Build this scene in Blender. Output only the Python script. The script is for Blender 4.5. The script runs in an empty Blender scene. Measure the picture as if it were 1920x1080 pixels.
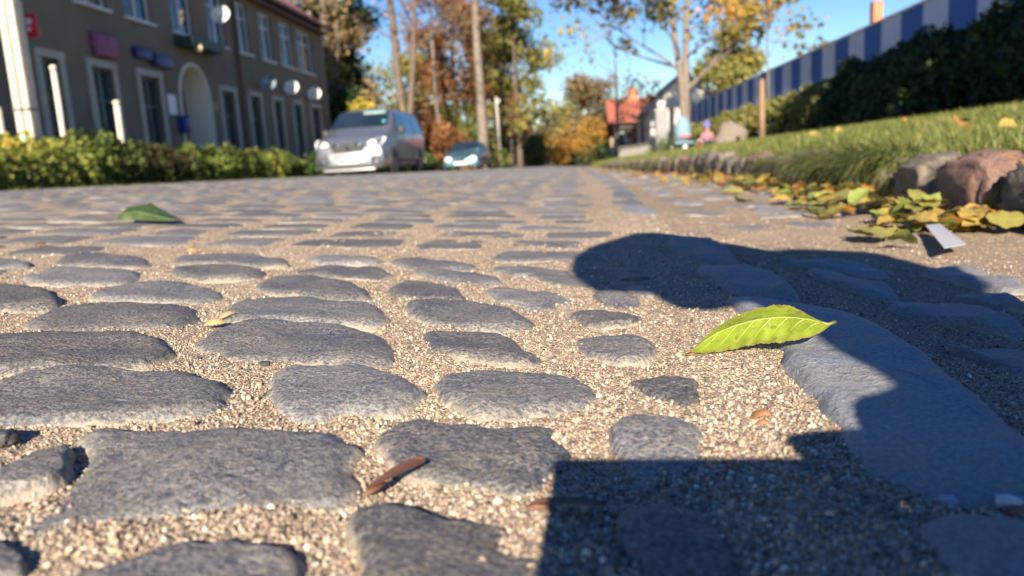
import bpy, bmesh, math, random
import numpy as np
from math import sin, cos, pi, radians, sqrt, atan2, exp
from mathutils import Vector, Matrix, noise

random.seed(7)
RNG = np.random.default_rng(7)
SC = bpy.context.scene
COL = SC.collection

# ------------------------------------------------------------------ camera
FPX, YAW, PITCH, ROLL, EYE = 1400.0, radians(5.37), radians(9.67), radians(-3.4), 0.165
cam_d = bpy.data.cameras.new('camera')
cam = bpy.data.objects.new('camera', cam_d)
COL.objects.link(cam)
cam_d.sensor_width = 36.0
cam_d.lens = FPX / 1920 * 36
cam_d.clip_start = 0.003
cam_d.clip_end = 3000
CM = Matrix.Rotation(YAW, 3, 'Z') @ Matrix.Rotation(pi / 2 - PITCH, 3, 'X') @ Matrix.Rotation(ROLL, 3, 'Z')
cam.matrix_world = Matrix.Translation((0, 0, EYE)) @ CM.to_4x4()
cam_d.dof.use_dof = True
cam_d.dof.focus_distance = 0.60
cam_d.dof.aperture_fstop = 6.6
SC.camera = cam

# ------------------------------------------------------------------ light
SUN_EL, SUN_AZ = radians(23.8), radians(0.8)      # the light travels along +Y, a touch towards +X
world = bpy.data.worlds.new('World')
SC.world = world
world.use_nodes = True
wn = world.node_tree
bg = wn.nodes['Background']
sky = wn.nodes.new('ShaderNodeTexSky')
sky.sky_type = 'NISHITA'
sky.sun_disc = False
sky.sun_elevation = SUN_EL
sky.sun_rotation = pi + SUN_AZ
sky.altitude = 0
sky.air_density = 1.0
sky.dust_density = 0.0
sky.ozone_density = 2.5
hs = wn.nodes.new('ShaderNodeHueSaturation')
hs.inputs['Saturation'].default_value = 1.32
hs.inputs['Hue'].default_value = 0.515
wn.links.new(sky.outputs[0], hs.inputs['Color'])
wn.links.new(hs.outputs[0], bg.inputs[0])
bg.inputs[1].default_value = 0.064
sun_d = bpy.data.lights.new('sun', 'SUN')
sun_d.energy = 5.0
sun_d.angle = radians(0.53)
sun_d.color = (1.0, 0.87, 0.70)
sun = bpy.data.objects.new('sun', sun_d)
COL.objects.link(sun)
LDIR = Vector((sin(SUN_AZ) * cos(SUN_EL), cos(SUN_AZ) * cos(SUN_EL), -sin(SUN_EL)))
sun.rotation_euler = LDIR.to_track_quat('-Z', 'Y').to_euler()
vs = SC.view_settings
vs.view_transform = 'Standard'
vs.look = 'None'
vs.gamma = 1.0
vs.use_curve_mapping = False
vs.exposure = 1.25
SC.render.engine = 'CYCLES'
SC.cycles.use_denoising = True
SC.cycles.max_bounces = 6
SC.cycles.transparent_max_bounces = 6

# ------------------------------------------------------------------ pixel helpers (photo pixels, 1920 x 1080)
def ray(px, py):
    return CM @ Vector(((px - 960) / FPX, -(py - 540) / FPX, -1.0))
CO = Vector((0, 0, EYE))
def on_z(px, py, z=0.0):
    d = ray(px, py)
    return CO + d * ((z - EYE) / d.z)
def on_x(px, py, X):
    d = ray(px, py)
    return CO + d * (X / d.x)
def on_y(px, py, Y):
    d = ray(px, py)
    return CO + d * (Y / d.y)
def on_plane(px, py, p, n):
    d = ray(px, py)
    return CO + d * ((p - CO).dot(n) / d.dot(n))

# ------------------------------------------------------------------ terrain
def fall(y):
    return 0.0 if y < 5 else -0.0108 * (y - 5) if y < 160 else -1.674
def crown(x):
    a = -x
    if a < 0: return 0.0
    if a < 4: return 0.155 * sin(a / 4 * pi / 2)
    if a < 8: return 0.155 - 0.03 * ((a - 4) / 4) ** 2
    return 0.125
def surf(x, y):
    return crown(x) + fall(y)
def lawn_z(x, y):
    t = max(0.0, x - 0.86)
    b = 0.105 * (1 - exp(-t / 0.05)) if t > 0 else 0
    return b + 0.088 * min(t, 4.0) + 0.01 * noise.noise((x * 3, y * 3, 4)) + fall(y)
def on_surf(px, py, dz=0.0):
    d = ray(px, py)
    t = 0.1
    while t < 90:
        p = CO + d * t
        if p.z <= surf(p.x, p.y) + dz: break
        t += 0.002 if t < 4 else 0.03
    return p

# ------------------------------------------------------------------ object helpers
def tag(o, label=None, cat=None, group=None, kind=None):
    if label: o['label'] = label
    if cat: o['category'] = cat
    if group: o['group'] = group
    if kind: o['kind'] = kind
    return o
def link(name, me, parent=None, mat=None):
    o = bpy.data.objects.new(name, me)
    COL.objects.link(o)
    if mat is not None and me is not None:
        me.materials.append(mat)
    if parent is not None:
        o.parent = parent
    return o
def empty(name, loc, rz=0, label=None, cat=None, group=None):
    o = bpy.data.objects.new(name, None)
    COL.objects.link(o)
    o.empty_display_size = 0.1
    o.location = loc
    o.rotation_euler = (0, 0, rz)
    return tag(o, label, cat, group)
def mesh_np(name, V, F, smooth=False, tint=None):
    me = bpy.data.meshes.new(name)
    V = np.asarray(V, dtype=np.float32).reshape(-1, 3)
    if isinstance(F, np.ndarray):
        n, k = F.shape
        me.vertices.add(len(V)); me.vertices.foreach_set('co', V.ravel())
        me.loops.add(n * k); me.loops.foreach_set('vertex_index', F.astype(np.int32).ravel())
        me.polygons.add(n)
        me.polygons.foreach_set('loop_start', np.arange(0, n * k, k, dtype=np.int32))
        me.polygons.foreach_set('loop_total', np.full(n, k, dtype=np.int32))
        me.update(calc_edges=True)
    else:
        me.from_pydata([tuple(map(float, v)) for v in V], [], F)
        me.update()
    if smooth:
        me.polygons.foreach_set('use_smooth', np.ones(len(me.polygons), dtype=bool))
    if tint is not None:
        at = me.attributes.new('tint', 'FLOAT', 'POINT')
        at.data.foreach_set('value', np.asarray(tint, dtype=np.float32))
    return me
class MB:
    """collects shapes into one mesh"""
    def __init__(s): s.v = []; s.f = []
    def add(s, V, F):
        n = len(s.v); s.v += [tuple(v) for v in V]; s.f += [tuple(i + n for i in f) for f in F]; return s
    def box(s, x0, x1, y0, y1, z0, z1):
        V = [(x, y, z) for x in (x0, x1) for y in (y0, y1) for z in (z0, z1)]
        return s.add(V, [(0, 1, 3, 2), (4, 6, 7, 5), (0, 4, 5, 1), (2, 3, 7, 6), (0, 2, 6, 4), (1, 5, 7, 3)])
    def tube(s, pts, rads, n=8, cap=True):
        pts = [Vector(p) for p in pts]
        V = []; F = []
        for i, p in enumerate(pts):
            d = (pts[min(i + 1, len(pts) - 1)] - pts[max(i - 1, 0)])
            if d.length < 1e-9: d = Vector((0, 0, 1))
            d.normalize()
            a = d.cross(Vector((0.31, 0.17, 0.93)) if abs(d.z) < 0.9 else Vector((1, 0, 0))).normalized()
            b = d.cross(a)
            r = rads[i] if hasattr(rads, '__len__') else rads
            for k in range(n):
                t = 2 * pi * k / n
                V.append(p + a * (r * cos(t)) + b * (r * sin(t)))
        for i in range(len(pts) - 1):
            for k in range(n):
                k2 = (k + 1) % n
                F.append((i * n + k, i * n + k2, (i + 1) * n + k2, (i + 1) * n + k))
        if cap:
            F.append(tuple(range(n))[::-1]); F.append(tuple(range((len(pts) - 1) * n, len(pts) * n)))
        return s.add(V, F)
    def lathe(s, prof, n=16, M=None):
        V = []; F = []
        for r, z in prof:
            for k in range(n):
                t = 2 * pi * k / n
                p = Vector((r * cos(t), r * sin(t), z))
                V.append(M @ p if M else p)
        for i in range(len(prof) - 1):
            for k in range(n):
                k2 = (k + 1) % n
                F.append((i * n + k, i * n + k2, (i + 1) * n + k2, (i + 1) * n + k))
        F.append(tuple(range(n))[::-1]); F.append(tuple(range((len(prof) - 1) * n, len(prof) * n)))
        return s.add(V, F)
    def prism(s, poly, axis, a, b):
        """poly of 2D points extruded along axis from a to b"""
        def P(u, v, w):
            return (w, u, v) if axis == 'x' else (u, w, v) if axis == 'y' else (u, v, w)
        n = len(poly)
        V = [P(u, v, a) for u, v in poly] + [P(u, v, b) for u, v in poly]
        F = [tuple(range(n)), tuple(range(n, 2 * n))[::-1]]
        F += [(i, i + n, (i + 1) % n + n, (i + 1) % n) for i in range(n)]
        return s.add(V, F)
    def build(s, name, mat, parent=None, smooth=False, bevel=0, seg=2):
        me = bpy.data.meshes.new(name)
        me.from_pydata(s.v, [], s.f)
        bm = bmesh.new(); bm.from_mesh(me)
        bmesh.ops.recalc_face_normals(bm, faces=bm.faces)
        if bevel:
            bmesh.ops.bevel(bm, geom=list(bm.edges), offset=bevel, segments=seg, affect='EDGES', profile=0.5, clamp_overlap=True)
        bm.to_mesh(me); bm.free()
        if smooth or bevel:
            for p in me.polygons: p.use_smooth = True
            if bevel and not smooth:
                try: me.set_sharp_from_angle(angle=radians(50))
                except Exception: pass
        return link(name, me, parent, mat)

# ------------------------------------------------------------------ materials
def new_mat(name):
    m = bpy.data.materials.new(name)
    m.use_nodes = True
    nt = m.node_tree
    return m, nt, nt.nodes['Principled BSDF']
def N(nt, t, **kw):
    n = nt.nodes.new(t)
    for k, v in kw.items(): setattr(n, k, v)
    return n
def ramp(nt, fac, stops, interp='LINEAR'):
    r = N(nt, 'ShaderNodeValToRGB')
    cr = r.color_ramp
    cr.interpolation = interp
    while len(cr.elements) < len(stops): cr.elements.new(0.5)
    for e, (p, c) in zip(cr.elements, stops):
        e.position = p
        e.color = (*c, 1) if len(c) == 3 else c
    nt.links.new(fac, r.inputs[0])
    return r.outputs[0]
def noise_tex(nt, scale, detail=3, rough=0.55, vec=None, dist=0):
    n = N(nt, 'ShaderNodeTexNoise')
    n.inputs['Scale'].default_value = scale
    n.inputs['Detail'].default_value = detail
    n.inputs['Roughness'].default_value = rough
    n.inputs['Distortion'].default_value = dist
    if vec is not None: nt.links.new(vec, n.inputs['Vector'])
    return n.outputs['Fac']
def mixc(nt, fac, a, b, mode='MIX'):
    m = N(nt, 'ShaderNodeMix', data_type='RGBA', blend_type=mode)
    for s, v in ((m.inputs[0], fac), (m.inputs[6], a), (m.inputs[7], b)):
        if isinstance(v, (int, float)): s.default_value = v
        elif isinstance(v, tuple): s.default_value = (*v, 1) if len(v) == 3 else v
        else: nt.links.new(v, s)
    return m.outputs[2]
def mth(nt, op, a, b=None, c=None, clamp=False):
    m = N(nt, 'ShaderNodeMath', operation=op)
    m.use_clamp = clamp
    for i, v in enumerate((a, b, c)):
        if v is None: continue
        if isinstance(v, (int, float)): m.inputs[i].default_value = v
        else: nt.links.new(v, m.inputs[i])
    return m.outputs[0]
def bump(nt, bsdf, h, strength=0.3, dist=0.01):
    b = N(nt, 'ShaderNodeBump')
    b.inputs['Strength'].default_value = strength
    b.inputs['Distance'].default_value = dist
    nt.links.new(h, b.inputs['Height'])
    nt.links.new(b.outputs[0], bsdf.inputs['Normal'])
def pos(nt):
    return N(nt, 'ShaderNodeNewGeometry').outputs['Position']
def ocoord(nt):
    return N(nt, 'ShaderNodeTexCoord').outputs['Object']

def simple(name, col, rough=0.7, var=0.25, scale=6.0, metal=0.0, bmp=0.0, spec=0.5, coat=0.0):
    m, nt, b = new_mat(name)
    f = noise_tex(nt, scale, 5, 0.6, ocoord(nt))
    c0 = tuple(max(0, c * (1 - var)) for c in col); c1 = tuple(min(1, c * (1 + var)) for c in col)
    nt.links.new(ramp(nt, f, [(0.3, c0), (0.7, c1)]), b.inputs['Base Color'])
    b.inputs['Roughness'].default_value = rough
    b.inputs['Metallic'].default_value = metal
    b.inputs['Specular IOR Level'].default_value = spec
    b.inputs['Coat Weight'].default_value = coat
    if bmp: bump(nt, b, noise_tex(nt, scale * 4, 4, 0.6, ocoord(nt)), bmp, 0.02)
    return m
def leafy(name, stops, trans=0.25, rough=0.6):
    """foliage: colour chosen per leaf by the mesh's own 'tint' value"""
    m, nt, b = new_mat(name)
    a = N(nt, 'ShaderNodeAttribute', attribute_name='tint')
    c = ramp(nt, a.outputs['Fac'], stops)
    nt.links.new(c, b.inputs['Base Color'])
    b.inputs['Roughness'].default_value = rough
    b.inputs['Specular IOR Level'].default_value = 0.3
    tr = N(nt, 'ShaderNodeBsdfTranslucent')
    nt.links.new(c, tr.inputs['Color'])
    mx = N(nt, 'ShaderNodeMixShader')
    mx.inputs[0].default_value = trans
    nt.links.new(b.outputs[0], mx.inputs[1]); nt.links.new(tr.outputs[0], mx.inputs[2])
    nt.links.new(mx.outputs[0], nt.nodes['Material Output'].inputs['Surface'])
    return m

SAND = (0.50, 0.385, 0.265)
def stone_material(name, dark=(0.050, 0.057, 0.073), light=(0.215, 0.217, 0.225), dust=1.0, fleck=1.0):
    m, nt, b = new_mat(name)
    p = pos(nt)
    rnd = N(nt, 'ShaderNodeObjectInfo').outputs['Random']
    big = noise_tex(nt, 22, 5, 0.62, p)
    mott = noise_tex(nt, 330, 5, 0.72, p)
    base = mixc(nt, ramp(nt, mott, [(0.43, (0, 0, 0)), (0.60, (1, 1, 1))]), dark, light)
    base = mixc(nt, mth(nt, 'MULTIPLY', ramp(nt, big, [(0.40, (0, 0, 0)), (0.66, (1, 1, 1))]), 0.38), base, (0.23, 0.205, 0.17))
    # per stone tone
    tone = mth(nt, 'ADD', mth(nt, 'MULTIPLY', rnd, 0.65), 0.68)
    comb = N(nt, 'ShaderNodeCombineColor')
    for i in range(3): nt.links.new(tone, comb.inputs[i])
    base = mixc(nt, 1.0, base, comb.outputs[0], 'MULTIPLY')
    # bright mineral flecks
    fl = noise_tex(nt, 300, 3, 0.7, p)
    flm = ramp(nt, fl, [(0.58, (0, 0, 0)), (0.66, (1, 1, 1))])
    base = mixc(nt, mth(nt, 'MULTIPLY', flm, 0.6 * fleck), base, (0.40, 0.37, 0.32))
    # sandy dust that has settled low on the stone and in patches
    e = N(nt, 'ShaderNodeAttribute', attribute_name='edge').outputs['Fac']
    dn = noise_tex(nt, 75, 6, 0.75, p)
    dm = mth(nt, 'ADD', e, mth(nt, 'MULTIPLY', mth(nt, 'SUBTRACT', dn, 0.5), 1.3))
    dmask = ramp(nt, dm, [(0.55, (0, 0, 0)), (0.80, (1, 1, 1))])
    patch = ramp(nt, noise_tex(nt, 14, 6, 0.7, p, 0.6), [(0.38, (0, 0, 0)), (0.62, (1, 1, 1))])
    patch = mth(nt, 'MULTIPLY', patch, ramp(nt, noise_tex(nt, 380, 4, 0.7, p), [(0.49, (0, 0, 0)), (0.58, (1, 1, 1))]))
    dmask2 = mth(nt, 'MULTIPLY', mth(nt, 'MAXIMUM', mth(nt, 'MULTIPLY', dmask, 0.62), mth(nt, 'MULTIPLY', patch, 0.62)), dust)
    base = mixc(nt, dmask2, base, (0.44, 0.37, 0.275))
    nt.links.new(base, b.inputs['Base Color'])
    b.inputs['Roughness'].default_value = 0.55
    b.inputs['Specular IOR Level'].default_value = 0.45
    h = mth(nt, 'ADD', mth(nt, 'MULTIPLY', noise_tex(nt, 120, 5, 0.65, p), 1.0), mth(nt, 'MULTIPLY', noise_tex(nt, 520, 3, 0.6, p), 0.5))
    bump(nt, b, h, 0.8, 0.004)
    return m
def sand_material(name, mul=1.0):
    m, nt, b = new_mat(name)
    p = pos(nt)
    cells = N(nt, 'ShaderNodeTexVoronoi'); cells.inputs['Scale'].default_value = 520
    nt.links.new(p, cells.inputs['Vector'])
    sep = N(nt, 'ShaderNodeSeparateColor'); nt.links.new(cells.outputs['Color'], sep.inputs[0])
    c = ramp(nt, sep.outputs[0], [(0.0, (0.12, 0.095, 0.075)), (0.15, (0.26, 0.195, 0.14)), (0.42, (0.41, 0.32, 0.22)), (0.72, (0.49, 0.39, 0.275)), (0.88, (0.62, 0.53, 0.41)), (0.95, (0.5, 0.27, 0.18)), (1.0, (0.82, 0.78, 0.70))])
    patch = noise_tex(nt, 9, 5, 0.6, p)
    c = mixc(nt, mth(nt, 'MULTIPLY', ramp(nt, patch, [(0.35, (0, 0, 0)), (0.66, (1, 1, 1))]), 0.32), c, (0.27, 0.205, 0.15))
    if mul != 1: c = mixc(nt, 1.0, c, (mul, mul * .98, mul * .96), 'MULTIPLY')
    nt.links.new(c, b.inputs['Base Color'])
    b.inputs['Roughness'].default_value = 0.9
    b.inputs['Specular IOR Level'].default_value = 0.2
    h = mth(nt, 'ADD', mth(nt, 'MULTIPLY', cells.outputs['Distance'], -0.7), mth(nt, 'MULTIPLY', noise_tex(nt, 140, 4, 0.6, p), 0.8))
    bump(nt, b, h, 0.9, 0.003)
    return m

M_COB = stone_material('cobblestone')
M_KERB = stone_material('kerb_stone', (0.13, 0.15, 0.18), (0.245, 0.255, 0.27), 0.5, 0.6)
M_PAVE = stone_material('paving_stone', (0.15, 0.155, 0.17), (0.26, 0.25, 0.25), 0.8, 0.4)
M_SAND = sand_material('joint_sand')
M_SAND2 = sand_material('pavement_sand', 0.86)

# ------------------------------------------------------------------ stones
def chaikin(P, it=2):
    for _ in range(it):
        Q = []
        for i in range(len(P)):
            a, b = P[i], P[(i + 1) % len(P)]
            Q.append((a[0] * .75 + b[0] * .25, a[1] * .75 + b[1] * .25))
            Q.append((a[0] * .25 + b[0] * .75, a[1] * .25 + b[1] * .75))
        P = Q
    return P
def resample(P, n):
    P = np.array(P); D = np.linalg.norm(np.roll(P, -1, 0) - P, axis=1)
    s = np.concatenate([[0], np.cumsum(D)])
    t = np.linspace(0, s[-1], n, endpoint=False)
    Q = np.vstack([P, P[:1]])
    return np.stack([np.interp(t, s, Q[:, 0]), np.interp(t, s, Q[:, 1])], 1)
def stone_data(poly, n, rings, rise, seed, tilt=(0, 0), zf=surf, wob=0.0042, amp=0.0028, depth=0.03, soft=1.0):
    """verts, faces and edge value of one worn sett whose outline at sand level is poly"""
    O = resample(chaikin(poly, 1), n)
    c = O.mean(0)
    ts = [0.0, 0.3, 0.55, 0.74, 0.85, 0.93, 0.98, 1.0, 1.015] if rings >= 8 else [0.0, 0.5, 0.82, 0.95, 1.0, 1.02] if rings >= 5 else [0.0, 0.78, 1.0, 1.02]
    if rings > 8: ts = [0.0, 0.12, 0.24, 0.36, 0.47, 0.57, 0.66, 0.74, 0.81, 0.87, 0.92, 0.955, 0.98, 0.995, 1.01, 1.02]
    V = []; E = []
    for ti, t in enumerate(ts):
        for k in range(1 if ti == 0 else n):
            x, y = c + (O[k] - c) * t
            if rings >= 5:
                w = (noise.noise_vector((x * 38 + seed, y * 38, seed)) * 1.25 + noise.noise_vector((x * 110 + seed, y * 110, seed)) * .5) * wob * min(1, t * 1.2)
                x += w.x; y += w.y
            prof = 1 - max(0.0, (t - 0.80 * soft) / (1 - 0.80 * soft)) ** 1.9 if t <= 1 else -0.1
            z = zf(x, y) + rise * prof - 0.001 * t * t
            if ti == len(ts) - 1: z = zf(x, y) - depth
            elif t <= 1:
                z += amp * noise.noise((x * 18 + seed * 3.1, y * 18, seed)) * 1.6 + 0.40 * amp * noise.noise((x * 75, y * 75, seed + 5)) + 0.16 * amp * noise.noise((x * 210, y * 210, seed + 6)) + (x - c[0]) * tilt[0] + (y - c[1]) * tilt[1]
            V.append((x, y, z)); E.append(max(0.0, min(1.0, (t - 0.82) / 0.18)) ** 1.1)
    F = [(0, 1 + k, 1 + (k + 1) % n) for k in range(n)]
    for r in range(len(ts) - 2):
        a = 1 + r * n
        F += [(a + k, a + n + k, a + n + (k + 1) % n, a + (k + 1) % n) for k in range(n)]
    return V, F, E
def stone_obj(name, parent, mat, *a, **k):
    V, F, E = stone_data(*a, **k)
    me = bpy.data.meshes.new(name)
    me.from_pydata(V, [], F); me.update()
    me.polygons.foreach_set('use_smooth', np.ones(len(F), dtype=bool))
    me.attributes.new('edge', 'FLOAT', 'POINT').data.foreach_set('value', np.array(E, dtype=np.float32))
    return link(name, me, parent, mat)
def inside(p, poly):
    x, y = p; r = False; j = len(poly) - 1
    for i in range(len(poly)):
        xi, yi = poly[i]; xj, yj = poly[j]
        if (yi > y) != (yj > y) and x < (xj - xi) * (y - yi) / (yj - yi + 1e-12) + xi: r = not r
        j = i
    return r

# -- ground far and wide
gx = [-400, -120, -60, -30, -14, -8.4, -7.6, .4, 5.4, 8, 30, 60, 120, 400]
gy = [-200, -60, -20, -5, 5, 20, 40, 80, 120, 160, 300, 700, 2000]
V = [(x, y, fall(y) - 0.13 + (0.25 if x < -8 else 0.0) + (0.42 if x > 5 else 0)) for y in gy for x in gx]
F = [(j * len(gx) + i, j * len(gx) + i + 1, (j + 1) * len(gx) + i + 1, (j + 1) * len(gx) + i) for j in range(len(gy) - 1) for i in range(len(gx) - 1)]
M_EARTH = simple('earth', (0.09, 0.085, 0.045), 0.95, 0.4, 2.0)
tag(link('ground', mesh_np('ground', V, F), None, M_EARTH), kind='structure')

def sheet(name, xs, ys, zf, mat, kind='structure', smooth=True):
    V = [(x, y, zf(x, y)) for y in ys for x in xs]
    nx = len(xs)
    F = np.array([(j * nx + i, j * nx + i + 1, (j + 1) * nx + i + 1, (j + 1) * nx + i) for j in range(len(ys) - 1) for i in range(nx - 1)])
    return tag(link(name, mesh_np(name, V, F, smooth), None, mat), kind=kind)
def rough_sand(x, y):
    d = sqrt(x * x + y * y)
    z = surf(x, y) + 0.0012
    if d < 9:
        z += 0.0045 * noise.noise((x * 14, y * 14, 1.5)) + 0.0022 * noise.noise((x * 40, y * 40, 2.5))
    if d < 2.6 and x < 0.9:
        z += 0.0012 * noise.noise((x * 130, y * 130, 3.5)) + 0.0008 * noise.noise((x * 300, y * 300, 4.5))
    z += 0.004 * exp(-((x - 0.12) / 0.06) ** 2)
    z += 0.0028 * exp(-((x - 0.03) / 0.10) ** 2) * (0.6 + 0.8 * noise.noise((x * 6, y * 4, 8)))
    return z
xs = list(np.concatenate([np.arange(-8.3, -1.5, 0.17), np.arange(-1.5, -0.6, 0.016), np.arange(-0.6, 0.19, 0.006)]))
ys = list(np.concatenate([[-14, -8, -4, -2, -1, -0.5], np.arange(-0.2, 0.22, 0.05), np.arange(0.22, 0.95, 0.006), np.arange(0.95, 1.8, 0.014), np.arange(1.8, 5, 0.06), np.arange(5, 14, 0.4), np.arange(14, 80, 2)]))
road = sheet('road', xs, ys, rough_sand, M_SAND)
def pave_z(x, y):
    z = fall(y) - 0.006 + 0.008 * noise.noise((x * 7, y * 7, 11)) + 0.002 * noise.noise((x * 45, y * 45, 12))
    return z - 0.02 * max(0, min(1, (x - 0.26) / 0.08)) * (1 if y < 1.6 else 0.4)
xs = list(np.concatenate([np.arange(0.195, 0.62, 0.008), np.arange(0.62, 1.0, 0.03)]))
ys = list(np.concatenate([[-14, -8, -4, -2, -1, -0.5], np.arange(-0.2, 0.22, 0.08), np.arange(0.22, 1.4, 0.01), np.arange(1.4, 4, 0.05), np.arange(4, 14, 0.4), np.arange(14, 80, 2)]))
pavement = sheet('pavement', xs, ys, pave_z, M_SAND2)

# -- setts traced from the near part of the road (photo pixels, unprojected on to the road's own surface)
TR = [
 [(155,808),(260,803),(430,802),(515,816),(580,808),(632,818),(652,840),(640,876),(645,915),(645,940),(480,945),(330,957),(185,974),(70,996),(35,996),(92,948),(135,900),(165,872),(157,838)],
 [(130,1085),(235,1054),(300,1026),(372,1016),(465,1011),(530,1017),(555,1036),(556,1080),(560,1125),(180,1130)],
 [(-70,745),(0,712),(56,702),(185,698),(333,698),(400,712),(425,728),(420,748),(430,768),(370,778),(222,782),(110,787),(0,792),(-60,790)],
 [(507,700),(540,684),(600,682),(680,686),(740,699),(780,720),(790,743),(760,765),(690,772),(640,765),(600,782),(545,775),(515,745)],
 [(-30,905),(25,872),(75,843),(133,838),(138,872),(122,900),(56,918),(0,932),(-40,936)],
 [(-60,1032),(20,1030),(50,1050),(30,1082),(-60,1085)],
 [(668,976),(690,950),(750,946),(810,960),(900,975),(970,985),(1040,990),(1090,1010),(1112,1050),(1115,1110),(690,1120),(692,1070),(675,1025)],
 [(1140,975),(1190,955),(1260,955),(1320,970),(1370,1000),(1388,1050),(1365,1105),(1235,1110),(1170,1035)],
 [(718,817),(748,795),(807,797),(889,804),(955,800),(1033,798),(1042,824),(1070,850),(1074,866),(1020,888),(1008,917),(930,910),(874,902),(807,895),(759,878),(728,858),(715,835)],
 [(824,710),(841,698),(952,697),(1052,697),(1096,713),(1113,735),(1109,760),(1044,765),(985,773),(955,782),(911,780),(866,769),(841,758),(822,735)],
 [(1172,712),(1230,702),(1290,706),(1320,730),(1310,755),(1270,765),(1225,745),(1190,728)],
 [(1137,805),(1160,785),(1220,780),(1280,785),(1310,800),(1316,840),(1325,880),(1305,905),(1200,902),(1185,878),(1155,848),(1138,825)],
 [(368,640),(400,615),(470,603),(560,604),(660,612),(715,630),(755,675),(690,683),(560,676),(450,668),(390,657)],
 [(-60,640),(0,630),(80,622),(200,625),(290,635),(322,657),(300,680),(200,692),(60,691),(-60,690)],
 [(787,622),(830,616),(915,616),(952,632),(985,655),(1012,675),(935,679),(867,672),(822,658),(792,638)],
 [(1063,633),(1137,630),(1200,632),(1232,655),(1207,675),(1137,674),(1089,656)],
 [(45,612),(75,585),(150,573),(280,570),(345,574),(372,590),(345,612),(220,617),(120,620)],
 [(415,588),(430,565),(520,558),(600,562),(700,575),(724,595),(700,612),(600,608),(500,603),(440,600)],
 [(762,577),(778,564),(822,561),(915,570),(970,588),(1002,607),(990,617),(915,616),(837,607),(778,596)],
 [(1067,588),(1118,584),(1192,591),(1209,603),(1155,612),(1111,610),(1080,600)],
 [(-80,540),(0,537),(80,543),(118,560),(100,576),(0,577),(-80,574)],
 [(165,555),(200,532),(300,525),(390,533),(418,553),(395,563),(280,563),(200,561)],
 [(478,540),(500,520),(570,517),(650,528),(697,548),(680,564),(600,559),(510,550)],
 [(725,548),(741,525),(807,529),(860,542),(880,560),(860,566),(793,561),(741,556)],
 [(907,544),(941,540),(1000,547),(1063,559),(1092,573),(1063,581),(1000,577),(933,560)],
 [(1107,547),(1137,543),(1200,557),(1193,577),(1148,576),(1118,562)],
 [(48,520),(75,503),(160,499),(240,502),(262,515),(240,528),(140,531),(70,530)],
 [(315,515),(340,497),(410,494),(480,502),(497,515),(470,524),(380,524)],
 [(545,508),(580,497),(650,498),(715,505),(735,515),(700,522),(610,519)],
 [(770,510),(792,506),(877,510),(933,521),(944,531),(877,533),(815,523)],
 [(983,518),(1010,514),(1080,520),(1125,530),(1110,540),(1030,534)],
 [(1115,505),(1160,500),(1220,512),(1225,528),(1180,530),(1130,520)],
 [(1130,525),(1175,535),(1235,545),(1225,560),(1170,552)],
 [(-60,487),(20,483),(58,490),(50,498),(-60,500)],
 [(103,487),(130,477),(200,474),(262,482),(282,490),(265,497),(190,496),(110,494)],
 [(322,488),(340,478),(410,474),(500,480),(537,490),(520,497),(420,494),(340,493)],
 [(575,488),(600,480),(660,481),(720,487),(705,494),(620,494)],
 [(727,491),(745,485),(820,488),(895,499),(870,506),(790,503)],
 [(920,505),(950,500),(1030,506),(1080,514),(1040,519),(960,514)],
]
ROWPITCH = 0.158
cobbles = []          # (distance, poly, rise, seed, traced)
traced = []
for i, P in enumerate(TR):
    W = [on_surf(px, py, 0.005) for px, py in P]
    c = np.mean([(w.x, w.y) for w in W], 0)
    poly = [(c[0] + (w.x - c[0]) * 1.085, c[1] + (w.y - c[1]) * 1.12) for w in W]
    traced.append(poly)
    cobbles.append((float(np.hypot(*c)), poly, 0.0064 + 0.0035 * random.random(), i, True))
KERB_PX = [
 ([(1345,550),(1380,541),(1440,545),(1500,558),(1580,570),(1650,593),(1706,626),(1762,662),(1810,698),(1860,738),(1920,785),(1990,840),(2090,915),(2060,960),(1990,962),(1920,948),(1850,950),(1770,942),(1700,925),(1640,900),(1600,872),(1578,835),(1555,790),(1525,745),(1490,700),(1458,655),(1420,605),(1380,572)], 0.0125),
 ([(1290,500),(1325,494),(1388,495),(1455,508),(1492,530),(1502,549),(1470,554),(1410,545),(1361,541),(1345,526)], 0.014),
 ([(1240,445),(1275,437),(1331,443),(1369,462),(1390,482),(1380,493),(1342,493),(1286,485),(1254,463)], 0.013),
 ([(1695,965),(1745,957),(1800,956),(1920,968),(2010,985),(2060,1110),(1790,1110),(1745,1037),(1708,1000)], 0.012),
]
kerb = empty('kerb', (0.17, 0, 0)); tag(kerb, kind='structure')
kpolys = []
flat0 = lambda x, y: fall(y)
for i, (P, rise) in enumerate(KERB_PX):
    W = [on_z(px, py, 0.010) for px, py in P]
    poly = [(w.x, w.y) for w in W]; kpolys.append(poly)
    o = stone_obj('kerb_stone', kerb, M_KERB, poly, 96, 9, rise, 40 + i, zf=flat0, amp=0.003, wob=0.0025, soft=0.9)
    o.matrix_parent_inverse = Matrix.Translation((-0.17, 0, 0))
y = 1.98; k = 0
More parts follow.
